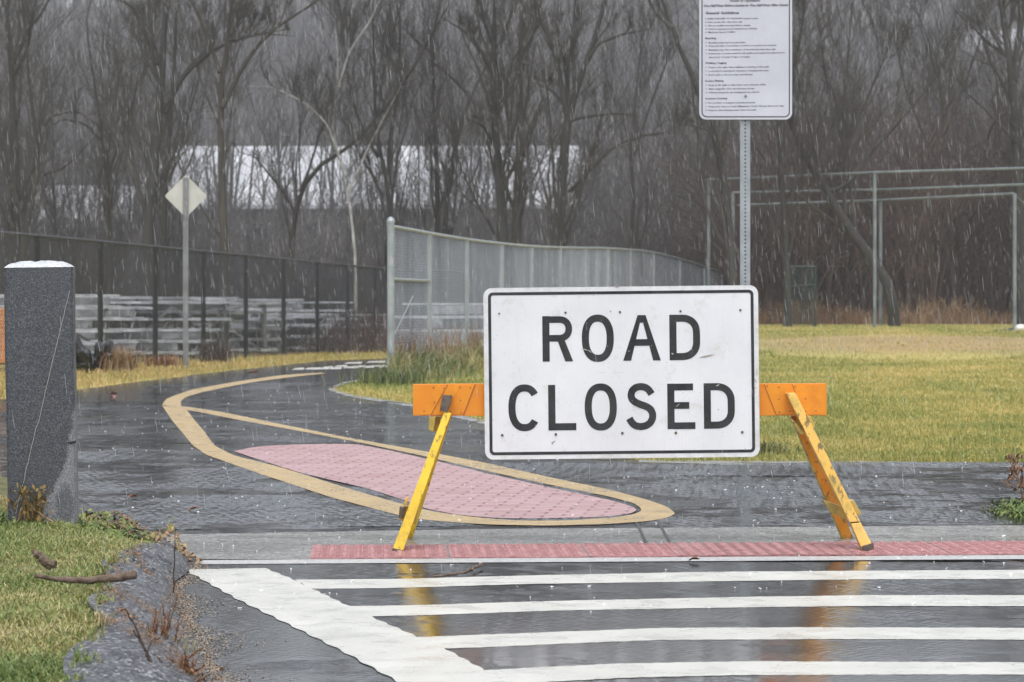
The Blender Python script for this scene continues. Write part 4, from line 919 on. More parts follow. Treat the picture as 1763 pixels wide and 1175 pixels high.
vf = chain_vf(ln_, 1.80, r=.0017); big_obj("chain_mesh", (vf[0] - O, vf[1]), MAT['wire'], gf)

# ------------------------------------------------------------------ batting cage frame
bc = empty("batting_cage_frame", (PD(1506, 472, 66.5)[0], 66.5, Tz(9, 66.5))); tag(bc, "bare galvanised pipe frame of a batting cage at the far edge of the field", "cage frame"); O = np.array(bc.location)
def cz(px, d, z=3.6): a = PD(px, 472, d); return np.array((a[0], d, z))
def prow(name, a, r): obj_vf(name, tube(np.array(a) - O, r * .78, 8), MAT['galv_dim'], bc)
for pts in ([(1217, 71.8), (1506, 66.5), (1763, 63.9), (1900, 62.2)], [(1262, 70.7, 3.25), (1510, 68.3, 3.25), (1763, 64.3, 3.25), (1900, 62.4, 3.25)], [(1270, 73.2, 3.0), (1515, 68.2, 3.0), (1745, 62.6, 3.0)]):
    prow("top_rail", [cz(*q) for q in pts], .036)
for q in [(1220, 71.8), (1262, 70.7, 3.25), (1506, 66.5), (1516, 68.2, 3.0), (1747, 62.6, 3.0), (1900, 62.2)]:
    a = cz(*q); prow("post", [a, (a[0], a[1], Tz(a[0], a[1]) - .3)], .05)
a = cz(1224, 71.8); b = cz(1258, 70.7, 3.25); t_ = np.linspace(0, 1, 14); cab = a + (b - a) * t_[:, None]; cab[:, 2] -= .45 * 4 * t_ * (1 - t_) + .08; prow("cable", cab, .012)
a = cz(1747, 62.6, 3.0); b = cz(1800, 64, 3.25); cab = a + (b - a) * t_[:, None]; cab[:, 2] -= .3 * 4 * t_ * (1 - t_); prow("cable", cab, .012)
a = cz(1598, 66.8, 3.25); prow("hanging_strap", [a - (0, 0, .1), a - (0, 0, .45)], .02); 

# green framed screen and white ball by the cage
def screen():
    d = 67.5; s = empty("practice_screen", (PD(1378, 472, d)[0], d, Tz(7, d))); tag(s, "dark green framed practice net screen standing against the brush", "net screen")
    hw, hh = .36, 1.42; pr = [tube([(-hw, 0, 0), (-hw, 0, hh)], .028, 8), tube([(hw, 0, 0), (hw, 0, hh)], .022, 8), tube([(-hw, 0, hh), (hw, 0, hh)], .022, 8), tube([(-hw, 0, .95), (hw, 0, 1.0)], .015, 8), tube([(-hw, 0, .04), (-hw, .6, .04)], .022, 8), tube([(hw, 0, .04), (hw, .6, .04)], .022, 8)]
    obj_vf("frame", merge(pr), MAT['green_metal'], s)
    g = []
    for x_ in np.arange(-hw, hw, .045): g.append(tube([(x_, .01, .03), (x_, .01, hh)], .004, 3, False))
    for z_ in np.arange(.03, hh, .045): g.append(tube([(-hw, .014, z_), (hw, .014, z_)], .004, 3, False))
    big_obj("net", merge(g), MAT['green_net'], s)
screen()
wb = PD(1757, 566, 62.5)
bm = bmesh.new(); bmesh.ops.create_icosphere(bm, subdivisions=4, radius=.1)
for v in bm.verts: v.co.z *= .82; v.co.x *= 1.15; v.co *= 1 + .03 * math.sin(v.co.x * 60)
me = bpy.data.meshes.new("b"); bm.to_mesh(me); bm.free(); me.polygons.foreach_set("use_smooth", [True] * len(me.polygons))
o = link("white_bucket_lid", me, MAT['whiteball'])
o.name = "white_ball"; o.location = (wb[0], wb[1], Tz(wb[0], 62.5) + .075); tag(o, "round white ball lying in the grass at the far edge of the field", "ball")
V, fs = grid_vf(np.linspace(-.55, .55, 18), np.linspace(-.35, .35, 12)); V = V.copy(); V[:, 2] = .10 * np.exp(-((V[:, 0] - .2) / .3) ** 2) * (1 - (V[:, 1] / .4) ** 2) + .015
o = big_obj("green_tarp", (V, fs), MAT['green_metal'], smooth=True); o.location = (wb[0] + .0, 63.3, 0); tag(o, "crumpled dark green tarp behind the white ball", "tarp")

# ------------------------------------------------------------------ bleachers
def bleacher(px, d, rot, rows=5, Lb=3.7, label="", flip=False, rise=.2):
    if rows == 5: rows, rise = 6, .165
    nn = np.arange(-6, 14.0); fx_ = -6 + .4286 * nn; fy_ = 41.9 + 3.0 * nn; fpx = fx_ / fy_ * F + CX; ra = rot + (math.pi if flip else 0)
    for _ in range(60):     # keep the whole unit behind the black fence
        x, y, _z = PD(px, 472, d); Dp = (rows - 1) * .55 + .3; bad = 0
        for a, b in ((-Lb / 2 - .15, -.3), (Lb / 2 + .15, -.3), (-Lb / 2, Dp), (Lb / 2, Dp)):
            cx_ = x + a * math.cos(ra) - b * math.sin(ra); cy_ = y + a * math.sin(ra) + b * math.cos(ra)
            if px < 640 and cy_ < np.interp(cx_ / cy_ * F + CX, fpx, fy_) + .5: bad = 1
        if not bad: break
        d += .4
    x, y, _ = PD(px, 472, d); o = empty("bleacher", (x, y, Tz(x, y)), rot + (math.pi if flip else 0)); tag(o, label, "bleacher", "aluminium bleachers behind the black fence")
    r = random.Random(int(px * 7 + d))
    for k in range(rows):
        z = .10 + k * (rise + .02); yy_ = k * .55; sh = r.uniform(-.12, .12)
        obj_vf("seat_plank", box_vf(-Lb / 2 + sh, Lb / 2 + sh, yy_ - .12, yy_ + .12, z, z + .04), MAT['alu'], o)
        if k: obj_vf("foot_plank", box_vf(-Lb / 2 - sh, Lb / 2 - sh * .5, yy_ - .38, yy_ - .16, z - rise - .01, z - rise + .03), MAT['alu'], o)
        if k and r.random() < .75: obj_vf("riser_board", box_vf(-Lb / 2 + r.uniform(0, .9), Lb / 2 - r.uniform(0, 1.2), yy_ - .15, yy_ - .135, z - rise * .75, z - .012), MAT['alu_grey'], o)
    D_ = (rows - 1) * .55
    nf = 4
    for k in range(nf):
        xx = -Lb / 2 + .25 + k * (Lb - .5) / (nf - 1); pr = [bar_vf((xx, -.15, .03), (xx, D_ + .1, .03), .05, .05, (1, 0, 0))]
        for j in range(rows): pr.append(bar_vf((xx, j * .55, .03), (xx, j * .55, .095 + j * (rise + .02)), .045, .045, (1, 0, 0)))
        pr.append(bar_vf((xx + .03, -.05, .06), (xx + .03, D_, .08 + (rows - 1) * (rise + .02)), .04, .02, (1, 0, 0)))
        obj_vf("frame", merge(pr), MAT['alu_dark'], o)
    obj_vf("cross_brace", merge([bar_vf((-Lb / 2 + .25, D_ + .05, .1), (0, D_ + .05, .2 + (rows - 1) * rise - .05), .04, .02), bar_vf((Lb / 2 - .25, D_ + .08, .1), (0, D_ + .08, .2 + (rows - 1) * rise - .05), .04, .02)]), MAT['alu_dark'], o)
bleacher(20, 44.5, .10, 5, 3.2, "six row aluminium bleacher leftmost, half hidden by the granite post")
bleacher(205, 44.8, -.14, 5, 3.0, "six row aluminium bleacher just right of the granite post")
bleacher(330, 51.0, .16, 5, 3.0, "turned around aluminium bleacher behind the diamond sign post", True)
bleacher(430, 52.4, -.22, 4, 2.7, "four row aluminium bleacher just right of the diamond sign post")
bleacher(520, 57.5, .12, 5, 2.6, "tall aluminium bleacher just left of the small farthest right one")
bleacher(95, 48.5, .05, 5, 2.8, "aluminium bleacher standing just behind the leftmost two")
bleacher(270, 53.5, .22, 5, 2.4, "aluminium bleacher behind the diamond sign, farther back than its neighbours", True)
bleacher(375, 51.8, -.08, 5, 2.2, "aluminium bleacher tucked between the turned around one and the four row one")
bleacher(480, 58.5, .18, 4, 2.0, "short aluminium bleacher between the four row one and the tall one", True)
bleacher(585, 59.5, -.05, 4, 1.9, "small aluminium bleacher farthest right behind the black fence")
bleacher(762, 60, .03, 4, 1.9, "aluminium bleacher seen through the galvanised fence", rise=.26)

# black tarp heap and orange netting at far left
def heap():
    x, y, z = PT(158, 643); o = empty("tarp_heap", (x, y, z)); tag(o, "heap of black plastic sheeting slumped at the fence beside the granite post", "tarp")
    for (cx_, hh, ww, yy_) in ((-.17, .42, .17, 0), (.10, .38, .16, .12)):
        bm = bmesh.new(); bmesh.ops.create_icosphere(bm, subdivisions=4, radius=1); r = np.random.default_rng(int(hh * 100))
        ph = r.uniform(0, 6, 6)
        for v in bm.verts:
            c = v.co.copy(); k = 1 + .16 * math.sin(c.x * 7 + ph[0] + c.z * 3) + .13 * math.sin(c.y * 9 + ph[1]) + .10 * math.sin(c.z * 11 + ph[2] + c.x * 6)
            v.co = Vector((c.x * ww * k * (1.15 - .5 * c.z) + cx_ + .08 * (c.z) * (1 if cx_ > 0 else -1), c.y * .22 * k + yy_, max(-.02, (c.z * .5 + .48) * hh * k)))
        me = bpy.data.meshes.new("fold"); bm.to_mesh(me); bm.free(); link("fold", me, MAT['black_tarp'], o)
heap()
def net():
    d = 44.0; x = PD(12, 0, d)[0]; o = empty("orange_netting", (x, d, Tz(x, d))); tag(o, "orange plastic mesh barrier at the left edge behind the granite post", "netting")
    w_, h_ = 3.0, .82; pr = []
    for k in np.arange(0, h_, .05): pr.append(bar_vf((-w_, .05 * math.sin(k * 9), k + .05), (0, .03 * math.sin(k * 7), k + .05), .028, .004))
    for k in np.arange(0, w_, .06): pr.append(bar_vf((-k, .005, .04), (-k, .03, h_ + .02), .03, .004))
    big_obj("mesh_sheet", merge(pr), MAT['orange_net'], o)
    for k in (0.02, -1.5, -3.0): obj_vf("stake", tube([(k, .03, -.1), (k, .03, h_ + .12)], .015, 6), MAT['alu_dark'], o)
net()

# ------------------------------------------------------------------ buildings in the haze
def prism(name, front_eave, depth, ridge, wall_h, label, wallmat, roofmat, win=0):
    """front_eave: (xl, yl), (xr, yr) world; ridge z, eave z"""
    (xl_, yl_), (xr2, yr_) = front_eave; ez, rz_ = wall_h, ridge
    a = np.array((xl_, yl_, 0.)); b = np.array((xr2, yr_, 0.)); d_ = b - a; L = np.linalg.norm(d_); d_ /= L; nrm = np.array((-d_[1], d_[0], 0.))
    c = (a + b) / 2 + nrm * depth / 2; gz_ = Tz(c[0], c[1]) - .5
    o = empty(name, (c[0], c[1], gz_)); tag(o, label, "building"); C0 = np.array((c[0], c[1], gz_))
    def q(u_, v_, z_): return a + d_ * u_ + nrm * v_ + np.array((0, 0, z_)) - C0
    V = np.array([q(0, 0, gz_), q(L, 0, gz_), q(L, depth, gz_), q(0, depth, gz_), q(0, 0, ez), q(L, 0, ez), q(L, depth, ez), q(0, depth, ez), q(0, depth / 2, rz_), q(L, depth / 2, rz_)])
    obj_vf("wall", (V, [np.array([(0, 1, 5, 4), (2, 3, 7, 6)]), np.array([(1, 2, 6, 9, 5), (3, 0, 4, 8, 7)])]), wallmat, o)
    e = .5; R_ = []
    for s in (0, 1):
        v0, v1 = (-e, depth / 2) if s == 0 else (depth + e, depth / 2); z0 = ez - .1
        A = [q(-e, v0, z0 + .15), q(L + e, v0, z0 + .15), q(L + e, v1, rz_ + .15), q(-e, v1, rz_ + .15)]; B = [p_ - (0, 0, .2) for p_ in A]
        V = np.array(A + B); i4 = np.arange(4); j4 = (i4 + 1) % 4; R_.append((V, [np.stack([i4, j4, j4 + 4, i4 + 4], 1), i4[None], (i4 + 4)[None]]))
    obj_vf("roof", merge(R_), roofmat, o)
    for k in range(win):
        u_ = L * (k + .5) / win; w_ = min(1.4, L / win * .4)
        A = [q(u_ - w_ / 2, -.06, ez - 2.4), q(u_ + w_ / 2, -.06, ez - 2.4), q(u_ + w_ / 2, -.06, ez - .9), q(u_ - w_ / 2, -.06, ez - .9)]; B = [p_ + nrm * .1 for p_ in A]
        V = np.array(A + B); i4 = np.arange(4); j4 = (i4 + 1) % 4; obj_vf("window", (V, [np.stack([i4, j4, j4 + 4, i4 + 4], 1), i4[None], (i4 + 4)[None]]), MAT['glass'], o)
prism("warehouse", ((PD(228, 0, 148.6)[0], 148.6), (PD(1000, 0, 148)[0], 148)), 36, 8.5, 4.75, "long low warehouse with a pale sloping roof beyond the trees", MAT['bwall'], MAT['roof'], 9)
prism("shed_building", ((PD(-260, 0, 168)[0], 168), (PD(245, 0, 172)[0], 172)), 16, 6.6, 4.5, "pale low shed beyond the trees at the left edge", MAT['bwall_light'], MAT['roof'], 5)
prism("white_building", ((PD(1650, 0, 160)[0], 160), (PD(2100, 0, 156)[0], 156)), 14, 7.3, 5.3, "white roofed building beyond the batting cage on the right", MAT['bwall_light'], MAT['roof'], 4)
prism("hill_house", ((PD(1630, 0, 330)[0], 330), (PD(1790, 0, 326)[0], 326)), 9, Tz(57, 330) + 7.2, Tz(57, 330) + 4.6, "pinkish house high on the hazy hillside at the upper right", MAT['house'], MAT['roof'], 4)

# ------------------------------------------------------------------ trees
def interp_chain(Pc, Rc, t):
    """Pc (N,K,3), index arrays -> point, tangent, radius at t (N,m)"""
    N, K, _ = Pc.shape; f = t * (K - 1); i0 = np.clip(f.astype(int), 0, K - 2); w_ = (f - i0)[..., None]
    n_ = np.arange(N)[:, None]; a = Pc[n_, i0]; b = Pc[n_, i0 + 1]; tan = b - a; tan /= np.linalg.norm(tan, axis=-1, keepdims=True) + 1e-9
    return a * (1 - w_) + b * w_, tan, Rc[n_, i0] * (1 - w_[..., 0]) + Rc[n_, i0 + 1] * w_[..., 0]
def grow(Pc, Rc, m, lenf, ang, tmin, up, r, K=6, rf=.6, wig=.18, minr=.004, tmax=.98, maxlen=None, flat=1.0):
    N = len(Pc); L = np.linalg.norm(np.diff(Pc, axis=1), axis=2).sum(1)
    t = tmin + (tmax - tmin) * r.random((N, m)); p, tan, rad = interp_chain(Pc, Rc, t)
    rv = r.normal(size=(N, m, 3)); rv[..., 1] *= flat; side = np.cross(tan, rv); side /= np.linalg.norm(side, axis=-1, keepdims=True) + 1e-9
    a = np.radians(ang) * r.uniform(.6, 1.25, (N, m, 1)); d = tan * np.cos(a) + side * np.sin(a); d[..., 2] += up; d /= np.linalg.norm(d, axis=-1, keepdims=True)
    ll = lenf * L[:, None] * r.uniform(.5, 1.2, (N, m)) * (1.15 - .5 * t)
    if maxlen: ll = np.minimum(ll, maxlen * r.uniform(.7, 1.0, ll.shape))
    p = p.reshape(-1, 3); d = d.reshape(-1, 3); ll = ll.ravel(); rad = np.maximum(rad.ravel() * rf * r.uniform(.5, 1, ll.shape), minr)
    out = np.zeros((len(p), K, 3)); out[:, 0] = p; cur = d.copy()
    for k in range(1, K):
        cur = cur + r.normal(0, wig, cur.shape); cur[:, 2] += up * .35; cur /= np.linalg.norm(cur, axis=1, keepdims=True); out[:, k] = out[:, k - 1] + cur * (ll / (K - 1))[:, None]
    R_ = rad[:, None] * np.linspace(1, .28, K)[None]; return out, np.maximum(R_, minr * .8)
def fullpath(pts_px, d, wpx, topz, r, n=16, toground=True):
    P0 = [PD(x, y, d) for x, y in pts_px]; P0 = [np.array(p) for p in P0]
    if toground:
        z = Tz(P0[0][0], d)
        if P0[0][2] > z: P0 = [np.array((P0[0][0] - (P0[1][0] - P0[0][0]) * .15, d, z - .2))] + P0
    if topz and P0[-1][2] < topz:
        dirx = (P0[-1][0] - P0[-2][0]) / max(.5, abs(P0[-1][2] - P0[-2][2])); h_ = topz - P0[-1][2]
        P0 += [P0[-1] + np.array((dirx * h_ * .25, r.normal(0, .3), h_ * .5)), P0[-1] + np.array((dirx * h_ * .35 + r.normal(0, .3), r.normal(0, .5), h_))]
    q = smooth_line(P0, n, 1); q[1:, 1] += np.cumsum(r.normal(0, .06, n - 1)); w0 = wpx / F * d / 2
    rad = w0 * np.interp(np.linspace(0, 1, n), [0, .06, .4, 1], [1.25, 1.0, .78, .16]); return q, rad
def tree(name, label, d, main, limbs=(), topz=15, seed=0, bm_='bark', dens=1.0, group=None):
    if topz: topz = 8.2 + (topz - 5) * .08
    limbs = [(a, b, 7.8 + c * .08 if c else 0) for a, b, c in limbs]
    r = np.random.default_rng(seed); q, rad = fullpath(main[0], d, main[1], topz, r)
    o = empty(name, (q[0][0], q[0][1], Tz(q[0][0], q[0][1]))); tag(o, label, "tree", group); O = np.array(o.location)
    ch = [(q, rad)]
    for lp, lw, lt_ in limbs:
        a = fullpath(lp, d, lw, lt_, r, toground=False); a = (a[0] + np.array([0, r.normal(0, .02), 0]), a[1]); ch.append(a)
    tr = merge([tubes_vf(a[None], b[None], 10) for a, b in ch]); tr = (tr[0] - O, tr[1])
    big_obj("trunk", tr, MAT[bm_], o, smooth=True)
    Pc = np.stack([a for a, b in ch]); Rc = np.stack([b for a, b in ch])
    tot = []
    l1 = grow(Pc, Rc, int(15 * dens), .36, 38, .14, .45, r, 8, .5, .11, .012, maxlen=5.5)
    Lp = np.linalg.norm(np.diff(Pc, axis=1), axis=2).sum(1); m1 = len(l1[0]) // len(Pc); kp_ = r.random(len(l1[0])) < np.repeat(np.clip(1.15 * Lp / Lp.max(), .1, 1), m1); l1 = (l1[0][kp_], l1[1][kp_])
    l2 = grow(*l1, 6, .62, 36, .15, .22, r, 6, .55, .13, .0065); l3 = grow(*l2, 5, .75, 33, .1, .16, r, 5, .6, .13, .0045); l4 = grow(*l3, 3, .8, 30, .1, .1, r, 4, .6, .12, .0034)
    for (a, b), s in ((l1, 5), (l2, 4), (l3, 3), (l4, 3)): tot.append(tubes_vf(a, b, s))
    cr_ = merge(tot); big_obj("crown", (cr_[0] - O, cr_[1]), MAT['twig'] if bm_ != 'x' else MAT['bark'], o, smooth=True)
    return o
TR = [
 ("bare_tree", "stout dark bare tree at the left edge above the granite post", 74, ([(27, 430), (24, 300), (20, 130), (10, 0)], 22), [([(22, 110), (45, 60), (78, 20), (95, -30)], 8, 12), ([(24, 130), (50, 85), (60, 20), (75, -40)], 7, 12)], 16, 1, 'bark'),
 ("bare_tree", "slim forked bare tree just right of the stout left edge tree", 72, ([(40, 400), (64, 320), (66, 250), (52, 180), (46, 90)], 11), [([(66, 240), (85, 200), (130, 190), (190, 230)], 5, 0), ([(74, 300), (110, 290), (150, 250), (175, 225)], 5, 0)], 11, 2, 'bark_brown'),
 ("bare_tree", "tall dark bare tree with leaning trunk rising left of the diamond sign", 70, ([(255, 425), (262, 330), (268, 250), (275, 190), (282, 90), (287, -10)], 24), [([(276, 110), (262, 80), (243, 45), (228, 10), (195, -5)], 10, 10), ([(283, 195), (300, 160), (320, 125), (370, 85), (440, 58), (500, 50)], 9, 0)], 17, 3, 'bark'),
 ("bare_tree", "thin dark tree crossing close behind the tall leaning one", 73, ([(281, 430), (284, 340), (292, 240), (300, 120), (306, -10)], 13), [([(296, 160), (330, 110), (375, 75)], 7, 0)], 15, 4, 'bark'),
 ("bare_tree", "olive brown forked tree directly right of the diamond sign", 69, ([(386, 432), (382, 330), (378, 220), (380, 150), (390, 70), (402, -10)], 18), [([(383, 185), (410, 130), (440, 80), (480, 45), (555, 0)], 9, 10), ([(378, 125), (360, 70), (340, 20), (318, -20)], 8, 10), ([(392, 70), (450, 56), (505, 60)], 5, 0)], 16, 5, 'bark_brown'),
 ("bare_tree", "low crooked tree with curved limbs in front of the warehouse roof left end", 76, ([(500, 430), (505, 370), (520, 310), (548, 275), (600, 262)], 11), [([(505, 360), (480, 320), (440, 270), (410, 262)], 5, 0), ([(515, 330), (530, 300), (560, 200), (575, 120)], 5, 0)], 6, 6, 'bark_brown'),
 ("bare_tree", "clump stemmed grey tree rising behind the galvanised end post", 75, ([(673, 385), (672, 320), (655, 270), (646, 213), (644, 90), (640, -10)], 11), [([(672, 320), (668, 250), (685, 170), (690, 60)], 7, 12), ([(652, 270), (625, 230), (600, 150), (590, 60)], 6, 12), ([(660, 340), (640, 300), (615, 260), (600, 200)], 5, 0)], 14, 7, 'bark'),
 ("bare_tree", "slender tree with long crooked upper boughs left of the twin trunks", 78, ([(754, 400), (754, 300), (748, 190), (744, 80), (752, 20), (765, -20)], 12), [([(748, 95), (715, 70), (690, 45)], 6, 0), ([(750, 110), (790, 145), (815, 175), (840, 250)], 6, 0)], 14, 8, 'bark'),
 ("bare_tree", "leaning tree whose trunk sweeps up to the right toward the twin trunks", 77, ([(765, 400), (768, 330), (785, 250), (805, 175), (830, 125), (870, 60)], 11), [], 12, 9, 'bark_brown'),
 ("bare_tree", "left one of the stout twin trunks in the middle of the wood", 71, ([(868, 420), (862, 330), (852, 230), (848, 110), (853, -10)], 21), [([(850, 130), (830, 90), (800, 55), (760, 30)], 9, 0), ([(852, 90), (835, 40), (815, -20)], 7, 12), ([(852, 255), (835, 220), (800, 205)], 6, 0)], 17, 10, 'bark'),
 ("bare_tree", "right one of the stout twin trunks in the middle of the wood", 73, ([(888, 420), (890, 330), (897, 230), (895, 110), (898, -10)], 20), [([(896, 100), (920, 60), (935, -10)], 7, 12)], 17, 11, 'bark_brown'),
 ("bare_tree", "large forked tree with spreading boughs rising right of the twin trunks", 69, ([(958, 425), (968, 320), (975, 220), (980, 185), (1000, 130), (1015, 100), (1043, 0)], 22), [([(976, 195), (965, 140), (955, 90), (922, 20), (910, -20)], 11, 13), ([(975, 185), (950, 155), (918, 142)], 8, 0), ([(978, 210), (1000, 202), (1060, 193), (1100, 200)], 7, 0), ([(1012, 105), (1030, 75), (1070, 60), (1120, 50)], 7, 0), ([(980, 330), (1020, 290), (1060, 250), (1110, 232), (1170, 230)], 6, 0), ([(990, 160), (985, 80), (992, -10)], 8, 12)], 17, 12, 'bark'),
 ("bare_tree", "dark crooked tree leaning left behind the white path rules sign", 66, ([(1262, 470), (1255, 360), (1238, 250), (1205, 155), (1175, 90), (1155, 45), (1140, -10)], 17), [([(1158, 50), (1130, 20), (1110, -20)], 7, 12), ([(1240, 260), (1220, 225), (1180, 215)], 6, 0)], 15, 13, 'bark'),
 ("bare_tree", "thick trunk slanting up to the left across the brush behind the cage frame", 68, ([(1535, 490), (1500, 445), (1462, 400), (1425, 335), (1395, 280), (1375, 255)], 20), [([(1425, 330), (1455, 325), (1500, 260), (1545, 215), (1590, 160), (1625, 115)], 8, 0), ([(1378, 258), (1360, 180), (1375, 90), (1390, -10)], 8, 12)], 9, 14, 'bark'),
 ("bare_tree", "upright dark trunk just right of the perforated sign post", 67, ([(1358, 575), (1356, 480), (1352, 410), (1345, 300), (1340, 200)], 11), [([(1352, 350), (1375, 300), (1410, 240)], 5, 0)], 12, 15, 'bark'),
 ("bare_tree", "massive forked tree at the right edge above the cage frame", 72, ([(1765, 470), (1757, 380), (1752, 280), (1745, 180), (1740, 110), (1730, 50), (1722, -10)], 26), [([(1745, 140), (1752, 80), (1762, 20), (1775, -30)], 13, 14), ([(1738, 100), (1700, 70), (1670, 35), (1640, 5)], 7, 0), ([(1752, 250), (1700, 195), (1655, 150), (1640, 110)], 6, 0), ([(1742, 190), (1710, 210), (1700, 260), (1690, 340)], 4, 0)], 16, 16, 'bark'),
 ("bare_tree", "wiry tree with upright boughs filling the gap right of the rules sign", 76, ([(1420, 560), (1430, 430), (1440, 320), (1450, 180), (1462, 40)], 9), [([(1440, 300), (1470, 220), (1510, 130), (1540, 40)], 5, 10), ([(1448, 200), (1420, 130), (1405, 30)], 5, 10)], 12, 17, 'bark_brown'),
 ("bare_tree", "wiry tree standing between the cage posts and the right edge tree", 79, ([(1640, 560), (1635, 430), (1620, 320), (1630, 180), (1600, 60)], 9), [([(1625, 300), (1590, 230), (1560, 160)], 5, 9), ([(1628, 220), (1660, 150), (1690, 60)], 5, 10)], 12, 18, 'bark_brown'),
 ("bare_tree", "pale thin tree in the gap between the large forked tree and the rules sign", 82, ([(1085, 470), (1090, 350), (1085, 250), (1100, 120), (1110, 0)], 9), [([(1090, 270), (1120, 180), (1150, 100)], 5, 10)], 13, 19, 'bark_brown'),
 ("bare_tree", "thin arching tree between the left edge trees and the leaning dark one", 75, ([(190, 430), (188, 340), (180, 260), (165, 150), (150, 40)], 9), [([(182, 250), (150, 215), (110, 205), (70, 240)], 5, 0), ([(186, 300), (210, 240), (235, 160)], 4, 9)], 12, 20, 'bark_brown'),
]
 # one with pale peeling bark
TR.append(("pale_tree", "thin tree with white peeling bark between the diamond sign and galvanised post", 73, ([(612, 430), (598, 320), (566, 215), (585, 130), (572, 20)], 6), [([(588, 285), (565, 215), (530, 180), (470, 150), (425, 150)], 4, 0), ([(583, 150), (600, 90), (640, 30)], 4, 9), ([(600, 330), (640, 240), (690, 150)], 4, 0)], 10, 25, 'palebark'))
MAT['palebark'] = bark("pale_birch_bark", (.16, .15, .14), (.55, .55, .54), (3, 3, 3))
for nm, lb, d, mn, lm, tz, sd, bk in TR: tree(nm, lb, d, mn, lm, tz, sd, bk)

# thinner trees: prototypes copied through the wood
protos = []
for k in range(6):
    r = np.random.default_rng(100 + k); n = 12; zt = r.uniform(8.5, 10.5); P0 = np.zeros((n, 3)); P0[:, 2] = np.linspace(-.3, zt, n); P0[:, 0] = np.cumsum(r.normal(0, .14, n)); P0[:, 1] = np.cumsum(r.normal(0, .14, n)); P0 -= P0[0] * (1, 1, 0)
    R0 = np.linspace(.10, .015, n) * r.uniform(.7, 1.2); Pc, Rc = P0[None], R0[None]
    l1 = grow(Pc, Rc, 22, .32, 36, .1, .35, r, 7, .5, .1, .010, maxlen=4.2); l2 = grow(*l1, 6, .6, 34, .12, .2, r, 5, .55, .12, .006); l3 = grow(*l2, 5, .8, 32, .1, .12, r, 4, .6, .12, .0045)
    tm = mesh_np("trunk", *tubes_vf(Pc, Rc, 8), True); cm = mesh_np("crown", *merge([tubes_vf(*l1, 4), tubes_vf(*l2, 3), tubes_vf(*l3, 3)]), True)
    tm.materials.append(MAT['bark']); cm.materials.append(MAT['twig']); protos.append((tm, cm))
r = np.random.default_rng(77)
for k in range(84):
    d = r.uniform(84, 135); px = r.uniform(-150, 1900)
    if (380 < px < 1000 and k % 3) : px = r.uniform(1000, 1900) if k % 2 else r.uniform(-150, 380)
    x = (px - CX) / F * d
    tm, cm = protos[k % 6]; o = empty("slender_tree", (x, d, Tz(x, d)), r.uniform(0, 6.28)); s = r.uniform(.75, 1.0); o.scale = (s, s, s)
    tag(o, "thin bare grey tree among many alike deep in the hazy wood", "tree", "thin bare trees deep in the wood"); link("trunk", tm, None, o); link("crown", cm, None, o)

# far wood as one mass
r = np.random.default_rng(55); n = 6000; d = r.uniform(135, 380, n) ; d = np.where((d > 143) & (d < 192), d + 50, d); x = r.uniform(-.24, .24, n) * d; h = r.uniform(7, 12, n); K = 4
Pc = np.zeros((n, K, 3)); Pc[:, :, 0] = x[:, None] + np.cumsum(r.normal(0, .35, (n, K)), 1); Pc[:, :, 1] = d[:, None]; Pc[:, :, 2] = T(x, d)[:, None] + np.linspace(0, 1, K)[None] * h[:, None]; Rc = np.repeat(r.uniform(.06, .16, n)[:, None], K, 1) * np.linspace(1, .3, K)
l1 = grow(Pc, Rc, 8, .36, 38, .15, .3, r, 4, .6, .1, .022); l2 = grow(*l1, 3, .6, 40, .15, .15, r, 3, .7, .2, .018)
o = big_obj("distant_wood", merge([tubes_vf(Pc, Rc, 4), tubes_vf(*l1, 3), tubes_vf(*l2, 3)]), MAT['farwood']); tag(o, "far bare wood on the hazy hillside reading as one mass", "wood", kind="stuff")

# brush: tangle of stems behind fences and field
def brush(name, label, n, px0, px1, d0, d1, h0, h1, mat, seed, rr=.009, sub=5):
    r = np.random.default_rng(seed); d = r.uniform(d0, d1, n); px = r.uniform(px0, px1, n); d = np.where((px < 1270) & (d < 87) & (d > 70), d + 13, d); x = (px - CX) / F * d; K = 6; h = r.uniform(h0, h1, n) * (.6 + .4 * np.sin(x * .9 + 1.1) ** 2)
    a = r.uniform(0, 6.28, n); ln2 = r.uniform(0, .7, n) * h; t = np.linspace(0, 1, K)
    Pc = np.zeros((n, K, 3)); Pc[:, :, 0] = x[:, None] + (np.cos(a) * ln2)[:, None] * t ** 1.8 + np.cumsum(r.normal(0, .035, (n, K)), 1); Pc[:, :, 1] = d[:, None] + (np.sin(a) * ln2 * .5)[:, None] * t ** 1.8
    Pc[:, :, 2] = T(x, d)[:, None] - .05 + h[:, None] * (t - .18 * t ** 3 * r.uniform(0, 2, n)[:, None]); Rc = rr * r.uniform(.6, 1.6, n)[:, None] * np.linspace(1, .4, K)
    parts = [tubes_vf(Pc, Rc, 3)]
    if sub: l = grow(Pc, Rc, sub, .35, 45, .25, .1, r, 4, .7, .2, rr * .45); parts.append(tubes_vf(*l, 3))
    o = big_obj(name, merge(parts), mat); tag(o, label, "brush", kind="stuff"); return o
brush("brush", "grey brown tangle of leafless brush under the trees", 8000, -250, 2050, 74, 96, 1.2, 4.6, MAT['brush'], 31, .011)
brush("brush_thicket", "taller reddish brown thicket behind the batting cage frame", 5200, 1180, 2100, 74, 94, 3.0, 8.0, MAT['brush'], 32, .012, 7)
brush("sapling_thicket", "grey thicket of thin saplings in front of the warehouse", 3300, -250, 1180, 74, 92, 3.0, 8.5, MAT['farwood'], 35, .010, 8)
brush("dry_weeds", "rusty tan dry weeds along the far edge of the playing field", 3600, 1180, 2100, 73, 76, .2, .95, MAT['drygrass'], 33, .007, 2)
